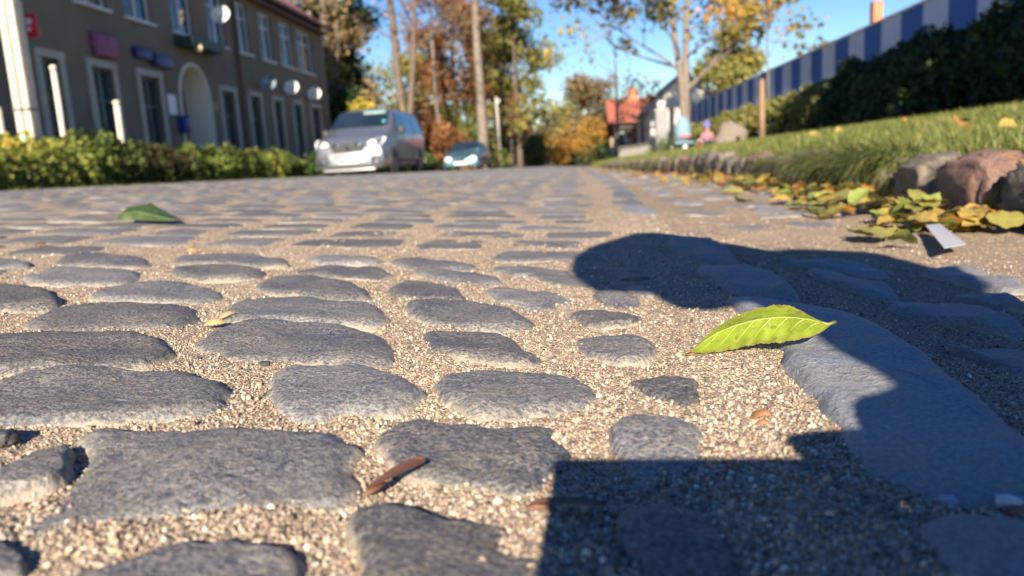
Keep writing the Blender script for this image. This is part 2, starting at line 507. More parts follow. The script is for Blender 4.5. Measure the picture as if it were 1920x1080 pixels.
while y < 60:
    L = random.uniform(0.24, 0.46) if y < 14 else random.uniform(0.6, 1.0)
    xc = 0.185 + 0.018 * sin(y * 2.1) + random.uniform(-.014, .014)
    w = random.uniform(0.040, 0.064)
    poly = [(xc - w, y + .012), (xc - w * .98, y + L * .5), (xc - w * .9, y + L - .012), (xc + w * .8, y + L - .01), (xc + w, y + L * .5), (xc + w * .95, y + .01)]
    kpolys.append(poly)
    d = y < 6
    o = stone_obj('kerb_stone', kerb, M_KERB, poly, 40 if d else 12, 8 if d else 5, random.uniform(.004, .009), 60 + k, zf=flat0)
    o.matrix_parent_inverse = Matrix.Translation((-0.17, 0, 0))
    y += L + 0.012; k += 1
# generated setts carry the pattern on
kill = [[(c0 + (p[0] - c0) * 1.03 + math.copysign(.003, p[0] - c0), c1 + (p[1] - c1) * 1.03 + math.copysign(.003, p[1] - c1)) for p in P] for P in traced for c0, c1 in [np.mean(P, 0)]]
killbb = [(min(p[0] for p in P), max(p[0] for p in P), min(p[1] for p in P), max(p[1] for p in P)) for P in kill]
row = 0
y = -3.5
while y < 46:
    dy = ROWPITCH * random.uniform(0.93, 1.07)
    x = 0.075 - random.uniform(0, .08)
    while x > -8.15:
        w = random.choice((random.uniform(.12, .17), random.uniform(.15, .22)))
        g = random.uniform(.016, .050) if y < 1.5 else random.uniform(.028, .066)
        wave = 0.012 * sin(x * 1.7 + row * .6) + 0.02 * sin(x * .45 + 1)
        x1, x0 = x, x - w
        h = dy - (random.uniform(.022, .040) if y < 1.5 else random.uniform(.030, .052))
        yy = y + wave + random.uniform(-.006, .006)
        j = lambda s=.012: random.uniform(-s, s)
        if y < 7.5:
            poly = [(x0 + j(), yy + j()), (x0 + w * .35, yy + j(.008)), (x0 + w * .7, yy + j(.008)), (x1 + j(), yy + j()), (x1 + j(.008), yy + h * .5), (x1 + j(), yy + h + j()), (x0 + w * .6, yy + h + j(.008)), (x0 + w * .3, yy + h + j(.008)), (x0 + j(), yy + h + j()), (x0 + j(.008), yy + h * .5)]
        else:
            poly = [(x0, yy + j()), (x0 + w * .5, yy - .006), (x1, yy + j()), (x1, yy + h + j()), (x0 + w * .5, yy + h + .006), (x0, yy + h + j())]
        ok = True
        if y < 2.6:
            pts = [(x0 + w * a, yy + h * b) for a in (.06, .28, .5, .72, .94) for b in (.12, .5, .88)]
            for K, B in zip(kill, killbb):
                if x1 < B[0] or x0 > B[1] or yy + h < B[2] or yy > B[3]: continue
                if any(inside(p, K) for p in pts) or any(x0 + .01 < p[0] < x1 - .01 and yy + .012 < p[1] < yy + h - .012 for p in K): ok = False; break
            if ok and x1 > 0.05:
                for K in kpolys[:8]:
                    if any(x0 - .01 < p[0] < x1 + .01 and yy < p[1] < yy + h for p in K): ok = False; break
        if ok:
            cobbles.append((float(np.hypot(x0 + w / 2, yy + h / 2)), poly, (random.uniform(.0035, .0065) if y < 1.5 else random.uniform(.0035, .0068)), 100 + len(cobbles), False))
        x = x0 - g
    y += dy; row += 1
def in_view(poly, dist):
    c = np.mean(poly, 0)
    q = CM.transposed() @ (Vector((c[0], c[1], surf(*c))) - CO)
    if q.z > -0.05: return False
    u, v = 960 + FPX * q.x / -q.z, 540 - FPX * q.y / -q.z
    return -150 < u < 2050 and v < 1250
cobbles.sort(key=lambda c: (0 if c[4] else 1, 0 if in_view(c[1], c[0]) else 1, c[0]))
SV, SF, SE = [], [], []
for i, (d, poly, rise, seed, tr) in enumerate(cobbles):
    tl = .022 if tr else .010
    tilt = (random.uniform(-tl, tl), random.uniform(-tl, tl))
    am = .0028 if tr else .0012
    if i < 298:
        n, r = (88, 9) if d < 0.75 else (44, 8) if d < 1.6 else (24, 6)
        stone_obj('cobblestone', road, M_COB, poly, n, r, rise, seed, tilt, amp=am)
    else:
        if d > 26 and False: continue
        V, F, E = stone_data(poly, 12 if d < 7 else 8, 5 if d < 7 else 4, rise, seed, tilt, amp=am)
        o = len(SV); SV += V; SE += E
        SF += [tuple(a + o for a in f) for f in F]
me = bpy.data.meshes.new('far_cobblestones'); me.from_pydata(SV, [], SF); me.update()
me.polygons.foreach_set('use_smooth', np.ones(len(SF), dtype=bool))
me.attributes.new('edge', 'FLOAT', 'POINT').data.foreach_set('value', np.array(SE, dtype=np.float32))
tag(link('far_cobblestones', me, road, M_COB), kind='stuff')

# -- flat rubble set in the pavement
PAVE_PX = [
 [(1500,508),(1556,507),(1631,519),(1687,541),(1706,553),(1650,552),(1575,535)],
 [(1450,488),(1540,482),(1660,500),(1680,512),(1600,508),(1500,497)],
 [(1646,565),(1725,552),(1840,572),(1930,600),(1930,620),(1800,592),(1700,580)],
 [(1765,638),(1800,632),(1930,640),(1990,690),(1930,700),(1838,672)],
 [(1700,497),(1800,492),(1930,520),(1930,545),(1800,520)],
 [(1760,540),(1850,545),(1930,565),(1930,585),(1830,560)],
]
for i, P in enumerate(PAVE_PX):
    W = [on_z(px, py, -0.016) for px, py in P]
    stone_obj('paving_stone', pavement, M_PAVE, [(w.x, w.y) for w in W], 40, 8, 0.010, 300 + i, zf=pave_z, amp=0.004)
y = 0.25; k = 0
while y < 9:
    for xx in (0.36, 0.52, 0.68):
        if k % 5 != 4 and (y > 1.55 or y < 0.5):
            w, h = random.uniform(.055, .075), random.uniform(.05, .09)
            cx, cy = xx + random.uniform(-.02, .02), y + random.uniform(-.03, .03)
            poly = [(cx + w * random.uniform(.8, 1.1) * cos(a), cy + h * random.uniform(.8, 1.1) * sin(a)) for a in np.linspace(0, 2 * pi, 9)[:-1]]
            stone_obj('paving_stone', pavement, M_PAVE, poly, 20, 6, random.uniform(.001, .007), 330 + k, zf=pave_z, amp=0.004)
        k += 1
    y += 0.21

# ------------------------------------------------------------------ scatter: instanced real geometry on points
def scatter(name, P, rot, scl, variants, label=None, kind='stuff', parent=None):
    P = np.asarray(P, dtype=np.float32)
    me = bpy.data.meshes.new(name)
    me.vertices.add(len(P)); me.vertices.foreach_set('co', P.ravel())
    me.attributes.new('rot', 'FLOAT_VECTOR', 'POINT').data.foreach_set('vector', np.asarray(rot, dtype=np.float32).ravel())
    me.attributes.new('scl', 'FLOAT_VECTOR', 'POINT').data.foreach_set('vector', np.asarray(scl, dtype=np.float32).ravel())
    o = link(name, me, parent)
    tag(o, kind=kind)
    cl = bpy.data.collections.new(name + '_kinds')
    for v in variants: cl.objects.link(v)
    ng = bpy.data.node_groups.new(name, 'GeometryNodeTree')
    ng.interface.new_socket('Geometry', in_out='INPUT', socket_type='NodeSocketGeometry')
    ng.interface.new_socket('Geometry', in_out='OUTPUT', socket_type='NodeSocketGeometry')
    gi, go = ng.nodes.new('NodeGroupInput'), ng.nodes.new('NodeGroupOutput')
    mp = ng.nodes.new('GeometryNodeMeshToPoints')
    ci = ng.nodes.new('GeometryNodeCollectionInfo')
    ci.inputs['Collection'].default_value = cl
    ci.inputs['Separate Children'].default_value = True
    ci.inputs['Reset Children'].default_value = True
    ip = ng.nodes.new('GeometryNodeInstanceOnPoints')
    ip.inputs['Pick Instance'].default_value = True
    ar = ng.nodes.new('GeometryNodeInputNamedAttribute'); ar.data_type = 'FLOAT_VECTOR'; ar.inputs['Name'].default_value = 'rot'
    asx = ng.nodes.new('GeometryNodeInputNamedAttribute'); asx.data_type = 'FLOAT_VECTOR'; asx.inputs['Name'].default_value = 'scl'
    L = ng.links.new
    L(gi.outputs[0], mp.inputs['Mesh']); L(mp.outputs[0], ip.inputs['Points'])
    L(ci.outputs[0], ip.inputs['Instance'])
    L(ar.outputs['Attribute'], ip.inputs['Rotation']); L(asx.outputs['Attribute'], ip.inputs['Scale'])
    L(ip.outputs[0], go.inputs[0])
    md = o.modifiers.new('scatter', 'NODES'); md.node_group = ng
    return o
def loose(name, me, mat):
    me.materials.append(mat)
    return bpy.data.objects.new(name, me)

# -- grit
def grit_material():
    m, nt, b = new_mat('grit')
    r = N(nt, 'ShaderNodeObjectInfo').outputs['Random']
    c = ramp(nt, r, [(0.0, (0.06, 0.055, 0.05)), (0.16, (0.17, 0.13, 0.10)), (0.40, (0.34, 0.26, 0.185)), (0.64, (0.46, 0.37, 0.265)), (0.77, (0.60, 0.53, 0.42)), (0.83, (0.40, 0.19, 0.12)), (0.88, (0.28, 0.265, 0.26)), (0.94, (0.54, 0.37, 0.21)), (1.0, (0.80, 0.76, 0.69))])
    nt.links.new(c, b.inputs['Base Color'])
    b.inputs['Roughness'].default_value = 0.6
    return m
M_GRIT = grit_material()
gv = []
for s in range(5):
    bm = bmesh.new(); bmesh.ops.create_icosphere(bm, subdivisions=1, radius=1)
    for v in bm.verts:
        v.co *= 1 + 0.35 * noise.noise(v.co * 1.3 + Vector((s * 9, 0, 0)))
        v.co.z *= 0.75
    me = bpy.data.meshes.new('grit_grain'); bm.to_mesh(me); bm.free()
    gv.append(loose('grit_grain', me, M_GRIT))
def grit_points(n):
    # polar round the lens, thinning out with distance, only where the lens could step to
    r = np.exp(RNG.uniform(math.log(0.22), math.log(2.2), n * 2))
    a = RNG.uniform(radians(-44), radians(40), n * 2)
    x, y = r * np.sin(a + -YAW * .5), r * np.cos(a)
    keep = (x > -1.3) & (x < 0.80)
    return x[keep][:n], y[keep][:n], r[keep][:n]
gxp, gyp, gr = grit_points(170000)
rad = np.clip(RNG.lognormal(math.log(0.00058), 0.48, len(gxp)), 0.0003, 0.0026)
zz = np.array([(rough_sand(a, b) if a < .195 else pave_z(a, b)) for a, b in zip(gxp, gyp)]) + rad * 0.25
sc_ = np.stack([rad * RNG.uniform(.7, 1.4, len(rad)), rad * RNG.uniform(.7, 1.3, len(rad)), rad], 1)
scatter('grit', np.stack([gxp, gyp, zz], 1), RNG.uniform(0, 6.28, (len(gxp), 3)), sc_, gv)
# ------------------------------------------------------------------ lawn bank and its stone edging
M_SOIL = simple('lawn_soil', (0.075, 0.085, 0.03), 0.95, 0.4, 9)
xs = list(np.concatenate([[0.845, 0.855, 0.87, 0.89, 0.92, 0.96], np.arange(1.02, 5.2, 0.22), [5.4, 6, 7, 8.5, 12]]))
ys = list(np.concatenate([[-14, -6, -2], np.arange(-1, 8, 0.12), np.arange(8, 30, 1.0), np.arange(30, 80, 4)]))
lawn = sheet('lawn', xs, ys, lambda x, y: lawn_z(x, y) - (0.05 if x < .86 else 0), M_SOIL)

def boulder(name, parent, c, size, seed, mat, sub=3):
    bm = bmesh.new(); bmesh.ops.create_icosphere(bm, subdivisions=sub + 1, radius=1)
    for v in bm.verts:
        p = v.co.copy()
        for a in range(3): p[a] = math.copysign(abs(p[a]) ** 0.55, p[a])
        p *= 1 + 0.20 * noise.noise(v.co * 1.4 + Vector((seed * 7.3, 0, 0))) + 0.13 * noise.noise(v.co * 3.4 + Vector((0, seed * 5.1, 0))) + 0.075 * noise.noise(v.co * 8 + Vector((0, seed, 3))) + 0.035 * noise.noise(v.co * 18 + Vector((5, seed, 3)))
        v.co = Vector((p.x * size[0], p.y * size[1], p.z * size[2])) + Vector(c)
    me = bpy.data.meshes.new(name); bm.to_mesh(me); bm.free()
    for p in me.polygons: p.use_smooth = True
    return link(name, me, parent, mat)
def rock_mat(name, a, b_, c):
    m, nt, b = new_mat(name)
    p = pos(nt)
    f = noise_tex(nt, 30, 6, 0.7, p); g = noise_tex(nt, 160, 4, 0.7, p)
    col = mixc(nt, ramp(nt, g, [(0.35, (0, 0, 0)), (0.7, (1, 1, 1))]), ramp(nt, f, [(0.3, a), (0.55, b_), (0.75, c)]), (0.30, 0.25, 0.2))
    col = mixc(nt, 0.55, ramp(nt, f, [(0.3, a), (0.55, b_), (0.75, c)]), col)
    nt.links.new(col, b.inputs['Base Color']); b.inputs['Roughness'].default_value = 0.8
    bump(nt, b, mth(nt, 'ADD', noise_tex(nt, 60, 6, 0.7, p), noise_tex(nt, 25, 4, 0.6, p)), 0.9, 0.012)
    return m
M_ROCKS = [rock_mat('grey_edging_stone', (0.10, 0.085, 0.07), (0.19, 0.16, 0.12), (0.28, 0.24, 0.19)),
           rock_mat('reddish_edging_stone', (0.13, 0.065, 0.05), (0.24, 0.125, 0.10), (0.30, 0.19, 0.15)),
           rock_mat('dark_edging_stone', (0.06, 0.055, 0.05), (0.11, 0.10, 0.09), (0.17, 0.16, 0.14))]
edging = empty('stone_edging', (0.87, 0, 0), 0, 'low row of rough grey and reddish boulders edging the lawn', 'stone edging')
def edge_stone(y, ln, h, mat, seed, x=0.885, dx=0.06):
    o = boulder('edging_stone', edging, (x + random.uniform(-.01, .01) - 0.87, y, h * 0.42 + fall(y)), (dx, ln / 2, h * 0.62), seed, M_ROCKS[mat])
    return o
edge_stone(1.28, .20, .10, 2, 1, .89)
edge_stone(1.50, .16, .10, 2, 2, .90)
tag(edge_stone(1.72, .235, .115, 1, 3, .885), label='reddish rough boulder beside the grey end stone')
edge_stone(2.00, .25, .108, 0, 4, .90)
edge_stone(2.34, .30, .115, 0, 5, .915)
y = 2.66; k = 6
while y < 26:
    ln = random.uniform(.2, .36)
    edge_stone(y, ln, random.uniform(.10, .14), random.choice((0, 2, 2, 0, 1)), k, .90)
    y += ln * random.uniform(.95, 1.15); k += 1
y = 1.1
for q in range(6):
    edge_stone(y - .22 * q, .2, .11, q % 3, 90 + q)

# ------------------------------------------------------------------ grass
M_GRASS_CARD = None
def grass_material(name, stops):
    m, nt, b = new_mat(name)
    r = N(nt, 'ShaderNodeObjectInfo').outputs['Random']
    a = N(nt, 'ShaderNodeAttribute', attribute_name='tint').outputs['Fac']
    c = ramp(nt, mth(nt, 'ADD', mth(nt, 'MULTIPLY', r, 0.65), mth(nt, 'MULTIPLY', a, 0.35)), stops)
    nt.links.new(c, b.inputs['Base Color']); b.inputs['Roughness'].default_value = 0.55
    tr = N(nt, 'ShaderNodeBsdfTranslucent'); nt.links.new(c, tr.inputs['Color'])
    mx = N(nt, 'ShaderNodeMixShader'); mx.inputs[0].default_value = 0.3
    nt.links.new(b.outputs[0], mx.inputs[1]); nt.links.new(tr.outputs[0], mx.inputs[2])
    nt.links.new(mx.outputs[0], nt.nodes['Material Output'].inputs['Surface'])
    return m
M_GRASS = grass_material('grass_blades', [(0.0, (0.09, 0.12, 0.025)), (0.35, (0.16, 0.20, 0.045)), (0.65, (0.25, 0.27, 0.07)), (0.85, (0.34, 0.32, 0.11)), (1.0, (0.42, 0.33, 0.17))])
def tuft_mesh(n, h, w, spread, droop, seed, side=None):
    rr = np.random.default_rng(seed); V = []; F = []; T = []
    for i in range(n):
        a = rr.uniform(0, 6.28) if side is None else rr.normal(side, .7)
        r0 = rr.uniform(0, .25) * spread
        hh = h * rr.uniform(.5, 1.1); out = spread * rr.uniform(.3, 1.1); dr = droop * rr.uniform(.4, 1.2)
        d = np.array([cos(a), sin(a)]); s = np.array([-d[1], d[0]]) * w * rr.uniform(.7, 1.3)
        b = len(V); t0 = rr.uniform()
        for j, t in enumerate((0, .4, .75, 1.0)):
            p = d * (r0 + out * t ** 1.5); z = hh * (t - dr * t * t * .5 - dr * max(0, t - .5) ** 2 * 2)
            ww = (1 - t) ** .6
            if j < 3:
                V += [(p[0] - s[0] * ww, p[1] - s[1] * ww, z), (p[0] + s[0] * ww, p[1] + s[1] * ww, z)]; T += [t0, t0]
            else:
                V.append((p[0], p[1], z)); T.append(t0)
        F += [(b, b + 1, b + 3, b + 2), (b + 2, b + 3, b + 5, b + 4), (b + 4, b + 5, b + 6)]
    return mesh_np('grass_tuft', V, F, False, T)
tv = [loose('grass_tuft', tuft_mesh(9, .048, .0013, .03, .3, s), M_GRASS) for s in range(5)]
def lawn_pts(n):
    x = 0.85 + 4.3 * RNG.uniform(0, 1, n * 3) ** 1.25
    y = np.exp(RNG.uniform(math.log(1.0), math.log(42), n * 3))
    vis = (x / y) < 0.95
    x, y = x[vis][:n], y[vis][:n]
    return x, y
gxp, gyp = lawn_pts(34000)
gz = np.array([lawn_z(a, b) for a, b in zip(gxp, gyp)]) - 0.004
s_ = RNG.uniform(.6, 1.35, len(gxp)) * (1 + np.clip(gyp / 14, 0, 1.6))
scatter('grass', np.stack([gxp, gyp, gz], 1), np.stack([RNG.normal(0, .12, len(gxp)), RNG.normal(0, .12, len(gxp)), RNG.uniform(0, 6.28, len(gxp))], 1), np.stack([s_, s_, s_ * RNG.uniform(.7, 1.2, len(s_))], 1), tv)
# long tufts that hang over the edging stones
M_STRAW = grass_material('long_grass_blades', [(0.0, (0.05, 0.075, 0.02)), (0.35, (0.11, 0.15, 0.035)), (0.65, (0.20, 0.21, 0.06)), (0.85, (0.34, 0.28, 0.13)), (1.0, (0.42, 0.33, 0.2))])
lv = [loose('grass_tuft', tuft_mesh(26, .10, .0016, .12, 1.5, 20 + s, side=pi), M_STRAW) for s in range(4)]
P = []; S = []
for y0, y1, n, s0, s1 in ((2.2, 2.9, 150, .8, 1.4), (2.9, 3.6, 90, .5, 1.1), (3.6, 14, 280, .4, .95), (1.2, 2.2, 40, .3, .65)):
    for i in range(n):
        yy = random.uniform(y0, y1); xx = random.uniform(.86, .95)
        P.append((xx, yy, lawn_z(.93, yy) - .012)); q = random.uniform(s0, s1); S.append((q, q, q))
scatter('hanging_grass', P, [(random.gauss(0, .25), random.gauss(0, .25), random.gauss(0, .8)) for _ in P], S, lv)
# verge on the far side of the road
P = []; S = []
for i in range(5200):
    yy = math.exp(random.uniform(math.log(7), math.log(46))); xx = -random.uniform(7.2, 9.0)
    P.append((xx, yy, surf(xx, yy) - .01)); q = random.uniform(1.5, 4.2); S.append((q, q, q * .8))
scatter('verge_grass', P, [(0, 0, random.uniform(0, 6.28)) for _ in P], S, tv)
verge = sheet('verge', list(np.linspace(-16, -7.1, 12)), list(np.arange(-14, 80, 2.0)), lambda x, y: surf(x, y) + .004, M_SOIL)

# ------------------------------------------------------------------ leaf clouds for hedges and trees
def leaf_cloud(C, size, tint, flat=0.0, aspect=1.6):
    """a leaf-shaped quad at every centre, turned at random"""
    C = np.asarray(C); n = len(C)
    u = RNG.normal(size=(n, 3)); u[:, 2] *= (1 - flat); u /= np.linalg.norm(u, axis=1)[:, None] + 1e-9
    w = RNG.normal(size=(n, 3)); v = np.cross(u, w); v /= np.linalg.norm(v, axis=1)[:, None] + 1e-9
    s = (size * RNG.uniform(.6, 1.35, n))[:, None]
    nn = np.cross(u, v)
    V = np.stack([C - u * s * aspect / 2, C + v * s / 2 + nn * s * .12, C + u * s * aspect / 2, C - v * s / 2 + nn * s * .12], 1).reshape(-1, 3)
    F = np.arange(4 * n).reshape(n, 4)
    return V, F, np.repeat(tint, 4)
LF = {}
LF['hedge'] = leafy('hedge_leaves', [(0.0, (0.07, 0.06, 0.025)), (0.16, (0.055, 0.065, 0.018)), (0.40, (0.13, 0.18, 0.035)), (0.6, (0.22, 0.26, 0.055)), (0.78, (0.34, 0.34, 0.07)), (0.92, (0.50, 0.43, 0.07)), (1.0, (0.34, 0.17, 0.06))])
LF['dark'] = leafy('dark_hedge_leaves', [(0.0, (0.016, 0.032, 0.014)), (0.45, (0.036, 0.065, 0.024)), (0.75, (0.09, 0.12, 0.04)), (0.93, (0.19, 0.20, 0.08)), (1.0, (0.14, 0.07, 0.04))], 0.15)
LF['maple'] = leafy('yellowing_leaves', [(0.0, (0.10, 0.12, 0.025)), (0.4, (0.20, 0.19, 0.04)), (0.65, (0.38, 0.28, 0.05)), (0.85, (0.50, 0.30, 0.06)), (1.0, (0.52, 0.22, 0.05))])
LF['rust'] = leafy('rust_leaves', [(0.0, (0.15, 0.07, 0.03)), (0.5, (0.30, 0.135, 0.055)), (0.8, (0.40, 0.20, 0.07)), (1.0, (0.34, 0.27, 0.09))])
LF['olive'] = leafy('olive_leaves', [(0.0, (0.11, 0.12, 0.03)), (0.5, (0.23, 0.22, 0.06)), (0.8, (0.30, 0.26, 0.075)), (1.0, (0.42, 0.30, 0.08))])
LF['tan'] = leafy('tan_leaves', [(0.0, (0.14, 0.10, 0.05)), (0.5, (0.24, 0.17, 0.08)), (0.85, (0.30, 0.22, 0.11)), (1.0, (0.20, 0.18, 0.06))])
LF['green'] = leafy('green_leaves', [(0.0, (0.035, 0.06, 0.015)), (0.5, (0.08, 0.13, 0.03)), (0.85, (0.16, 0.20, 0.04)), (1.0, (0.30, 0.29, 0.06))])
LF['yellow'] = leafy('yellow_leaves', [(0.0, (0.28, 0.24, 0.04)), (0.5, (0.46, 0.37, 0.05)), (1.0, (0.55, 0.35, 0.06))])
LF['orange'] = leafy('orange_leaves', [(0.0, (0.24, 0.16, 0.04)), (0.5, (0.42, 0.24, 0.05)), (0.8, (0.50, 0.22, 0.04)), (1.0, (0.30, 0.22, 0.06))])
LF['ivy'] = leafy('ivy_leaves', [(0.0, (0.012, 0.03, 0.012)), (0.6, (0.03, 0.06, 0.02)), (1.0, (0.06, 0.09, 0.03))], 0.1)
M_BARK = simple('bark', (0.13, 0.10, 0.078), 0.9, 0.35, 5, bmp=.6)
M_BARKL = simple('pale_bark', (0.19, 0.16, 0.13), 0.9, 0.3, 5, bmp=.5)
M_BARKD = simple('dark_bark', (0.10, 0.08, 0.065), 0.9, 0.3, 5, bmp=.6)

def shrub_points(n, x0, x1, y0, y1, zb, ht, seed, lump=0.22, side=0.0):
    """leaf centres gathered in clumps towards the outside of a long bushy block"""
    C = []
    while len(C) < n:
        x, y = RNG.uniform(x0, x1), RNG.uniform(y0, y1)
        h = ht(y) * (1 + lump * noise.noise((x * 1.7, y * 1.1, seed)) + lump * .6 * noise.noise((x * 4.5, y * 4.5, seed + 3)))
        t = RNG.uniform() ** 0.6
        edge = min(x - x0, x1 - x) / (x1 - x0) * 2
        hh = h * (0.45 + 0.55 * min(1, edge * 2.2) ** 0.5) if side == 0 else h
        z = t * hh
        if noise.noise((x * 5, y * 5, z * 5 + seed)) < -0.12 and RNG.uniform() < .8: continue
        if edge > .5 and t < .75 and RNG.uniform() < .75: continue
        C.append((x + 0.06 * noise.noise((y * 3, z * 3, seed)) * 2, y, zb(x, y) + z))
    return np.array(C)
def hedge_tint(C, seed, base=.42, amp=.5):
    return np.clip(np.array([base + amp * noise.noise((p[0] * .8, p[1] * .8, p[2] * .8 + seed)) for p in C]) + RNG.normal(0, .13, len(C)), 0, 1)
def twigs(C, base_z, n, r, seed, mat, parent):
    mb = MB(); idx = RNG.choice(len(C), n)
    for i in idx:
        p = C[i]; bx, by = p[0] + RNG.normal(0, .1), p[1] + RNG.normal(0, .12)
        z0 = base_z(bx, by) - .02
        m = ((bx + p[0]) / 2 + RNG.normal(0, .03), (by + p[1]) / 2 + RNG.normal(0, .03), (z0 + p[2]) / 2)
        mb.tube([(bx, by, z0), m, tuple(p)], [r, r * .7, r * .3], 4, False)
    return tag(mb.build('stems', mat, parent), kind='stuff')
def hedge(label, n, x0, x1, y0, y1, ht, leaf, key, seed, base, amp, zb=surf, lump=.22):
    root = empty('hedge', ((x0 + x1) / 2, (y0 + y1) / 2, zb((x0 + x1) / 2, (y0 + y1) / 2)), 0, label, 'hedge')
    C = shrub_points(n, x0, x1, y0, y1, zb, ht, seed, lump)
    V, F, T = leaf_cloud(C, leaf, np.clip(hedge_tint(C, seed, base, amp) + (np.clip((10.2 - C[:, 1]) / 4, 0, .5) if key == 'hedge' else 0), 0, .97))
    o = link('foliage', mesh_np('foliage', V, F, False, T), root, LF[key])
    o.matrix_parent_inverse = Matrix.Translation(-root.location)
    o = twigs(C, zb, 200, .009, seed, M_BARKD, root); o.matrix_parent_inverse = Matrix.Translation(-root.location)
    return root
hedge('low clipped hedge of green and yellowing leaves in front of the brown building', 44000, -9.5, -8.1, 6.5, 22.5, lambda y: 0.86 + .16 * noise.noise((y * .9, 0, 1)), .055, 'hedge', 3, .47, .62, lump=.34)
hedge('darker low hedge running on behind the parked silver van', 12000, -9.4, -8.0, 25.5, 44, lambda y: 1.15, .09, 'green', 5, .3, .4)
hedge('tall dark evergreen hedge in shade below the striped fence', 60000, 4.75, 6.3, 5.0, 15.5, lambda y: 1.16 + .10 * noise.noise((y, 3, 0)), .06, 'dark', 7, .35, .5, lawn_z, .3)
hedge('lighter green hedge stretch beyond the wooden post', 26000, 4.9, 6.4, 15.5, 36, lambda y: 1.05 + .1 * noise.noise((y, 6, 0)), .085, 'olive', 9, .35, .5, lawn_z, .25)

# ------------------------------------------------------------------ trees
def make_tree(name, label, x, y, h, r, key, nleaf, leaf, seed, bark=None, group=None, stems=None, first=.35, spread=.42, lean=(0, 0), clump=.55, levels=3, nl=8, zb=None, tip_r=None, base=.45, amp=.5, droop=.0, gather=1.6):
    rr = random.Random(seed)
    z0 = (zb if zb is not None else surf)(x, y) - .05
    root = empty(name, (x, y, z0), 0, label, 'tree', group)
    trunk, br = MB(), MB()
    tips = []
    def limb(p, d, L, rad, lev):
        pts = [p.copy()]; rads = [rad]; q = p.copy(); dd = d.copy()
        ns = 4
        for i in range(ns):
            dd = (dd + Vector((rr.gauss(0, .16), rr.gauss(0, .16), rr.gauss(0.05, .12) - droop * .05))).normalized()
            q = q + dd * (L / ns); pts.append(q.copy()); rads.append(rad * (1 - .62 * (i + 1) / ns))
        br.tube(pts, rads, 5 if lev < 2 else 4, False)
        if lev >= levels:
            tips.append(pts[-1]); tips.append(pts[-2]); return
        for i in range(3 if lev > 1 else 4):
            t = rr.uniform(.35, 1.0); k = min(ns - 1, int(t * ns)); pp = pts[k].lerp(pts[k + 1], t * ns - k)
            nd = (dd + Vector((rr.gauss(0, .75), rr.gauss(0, .75), rr.gauss(.15, .45)))).normalized()
            limb(pp, nd, L * rr.uniform(.45, .7), rad * .42, lev + 1)
        limb(pts[-1], dd, L * .5, rads[-1], lev + 1)
    for (dx, dy, hs, rs) in (stems or [(lean[0], lean[1], 1.0, 1.0)]):
        pts = []; rads = []
        H = h * hs
        for i in range(9):
            t = i / 8
            pts.append(Vector((dx * t ** 1.3 + .12 * h / 10 * noise.noise((t * 2.5, seed, dx)) * (1 if i else 0), dy * t + .12 * h / 10 * noise.noise((seed, t * 2.5, dx)) * (1 if i else 0), H * t)))
            rads.append(r * rs * (1 + .35 * exp(-t * 14)) * (1 - .8 * t) + .01)
        trunk.tube(pts, rads, 9)
        for i in range(nl):
            t = first + (1 - first) * (i + rr.uniform(0, 1)) / nl * .97
            k = min(7, int(t * 8)); p = pts[k].lerp(pts[k + 1], t * 8 - k)
            a = i * 2.4 + rr.uniform(-.5, .5)
            d = Vector((cos(a), sin(a), rr.uniform(.25, .9))).normalized()
            limb(p, d, h * spread * (1.05 - .55 * t) * rr.uniform(.7, 1.1), max(.012, r * .36 * (1.1 - t)), 1)
    trunk.build('trunk', bark or M_BARK, root, True)
    tag(br.build('branches', bark or M_BARK, root, True), kind='stuff')
    if nleaf and tips:
        T = np.array([tuple(t) for t in tips])
        # some tips bare, some dense
        wgt = RNG.uniform(0, 1, len(T)) ** gather; wgt /= wgt.sum()
        idx = RNG.choice(len(T), nleaf, p=wgt)
        C = T[idx] + RNG.normal(0, clump * .5, (nleaf, 3)) * np.array([1, 1, .8])
        tt = RNG.normal(0, .16, len(T))
        zt = np.clip(base + tt[idx] * amp * 2 + RNG.normal(0, .12, nleaf), 0, 1)
        V, F, TT = leaf_cloud(C, leaf, zt)
        link('crown', mesh_np('crown', V, F, False, TT), root, LF[key])
    return root
def Xat(px, Y): return on_y(px, 300, Y).x
def gz0(x, y): return fall(y) + (lawn_z(4.5, 5) if x > 4 else .04)
# left side, behind and beyond the building
make_tree('tree', 'tall tan leaved tree with pale stems directly behind the building end', Xat(632, 38), 38, 15, .22, 'tan', 5200, .17, 11, M_BARKL, stems=[(.2, 0, 1, 1), (-1.3, .4, .95, .8), (1.2, .3, .85, .7)], first=.10, spread=.13, clump=.75, zb=gz0, base=.6)
make_tree('tree', 'tall forked tree with thin brown crown above the parked van', Xat(768, 40), 40, 16, .28, 'rust', 700, .13, 12, M_BARK, stems=[(-.9, 0, 1, 1), (1.6, .2, .9, .7)], first=.35, spread=.26, clump=1.0, zb=gz0, base=.6)
make_tree('tree', 'rust red autumn tree with a rounded crown', Xat(862, 58), 58, 12.4, .26, 'rust', 8000, .2, 13, M_BARK, first=.16, spread=.29, clump=1.1, zb=gz0, nl=13, gather=2.4)
make_tree('tree', 'slim pale trunked tree before the rust red crown', Xat(830, 49), 49, 15, .15, 'tan', 1500, .16, 14, M_BARKL, first=.40, spread=.26, clump=.8, lean=(-.3, 0), zb=gz0)
make_tree('tree', 'tall bare grey trunk standing at the verge behind the dark car', Xat(907, 46), 46, 21, .31, 'tan', 900, .16, 15, M_BARKL, first=.50, spread=.24, clump=.8, lean=(.35, 0), zb=gz0)
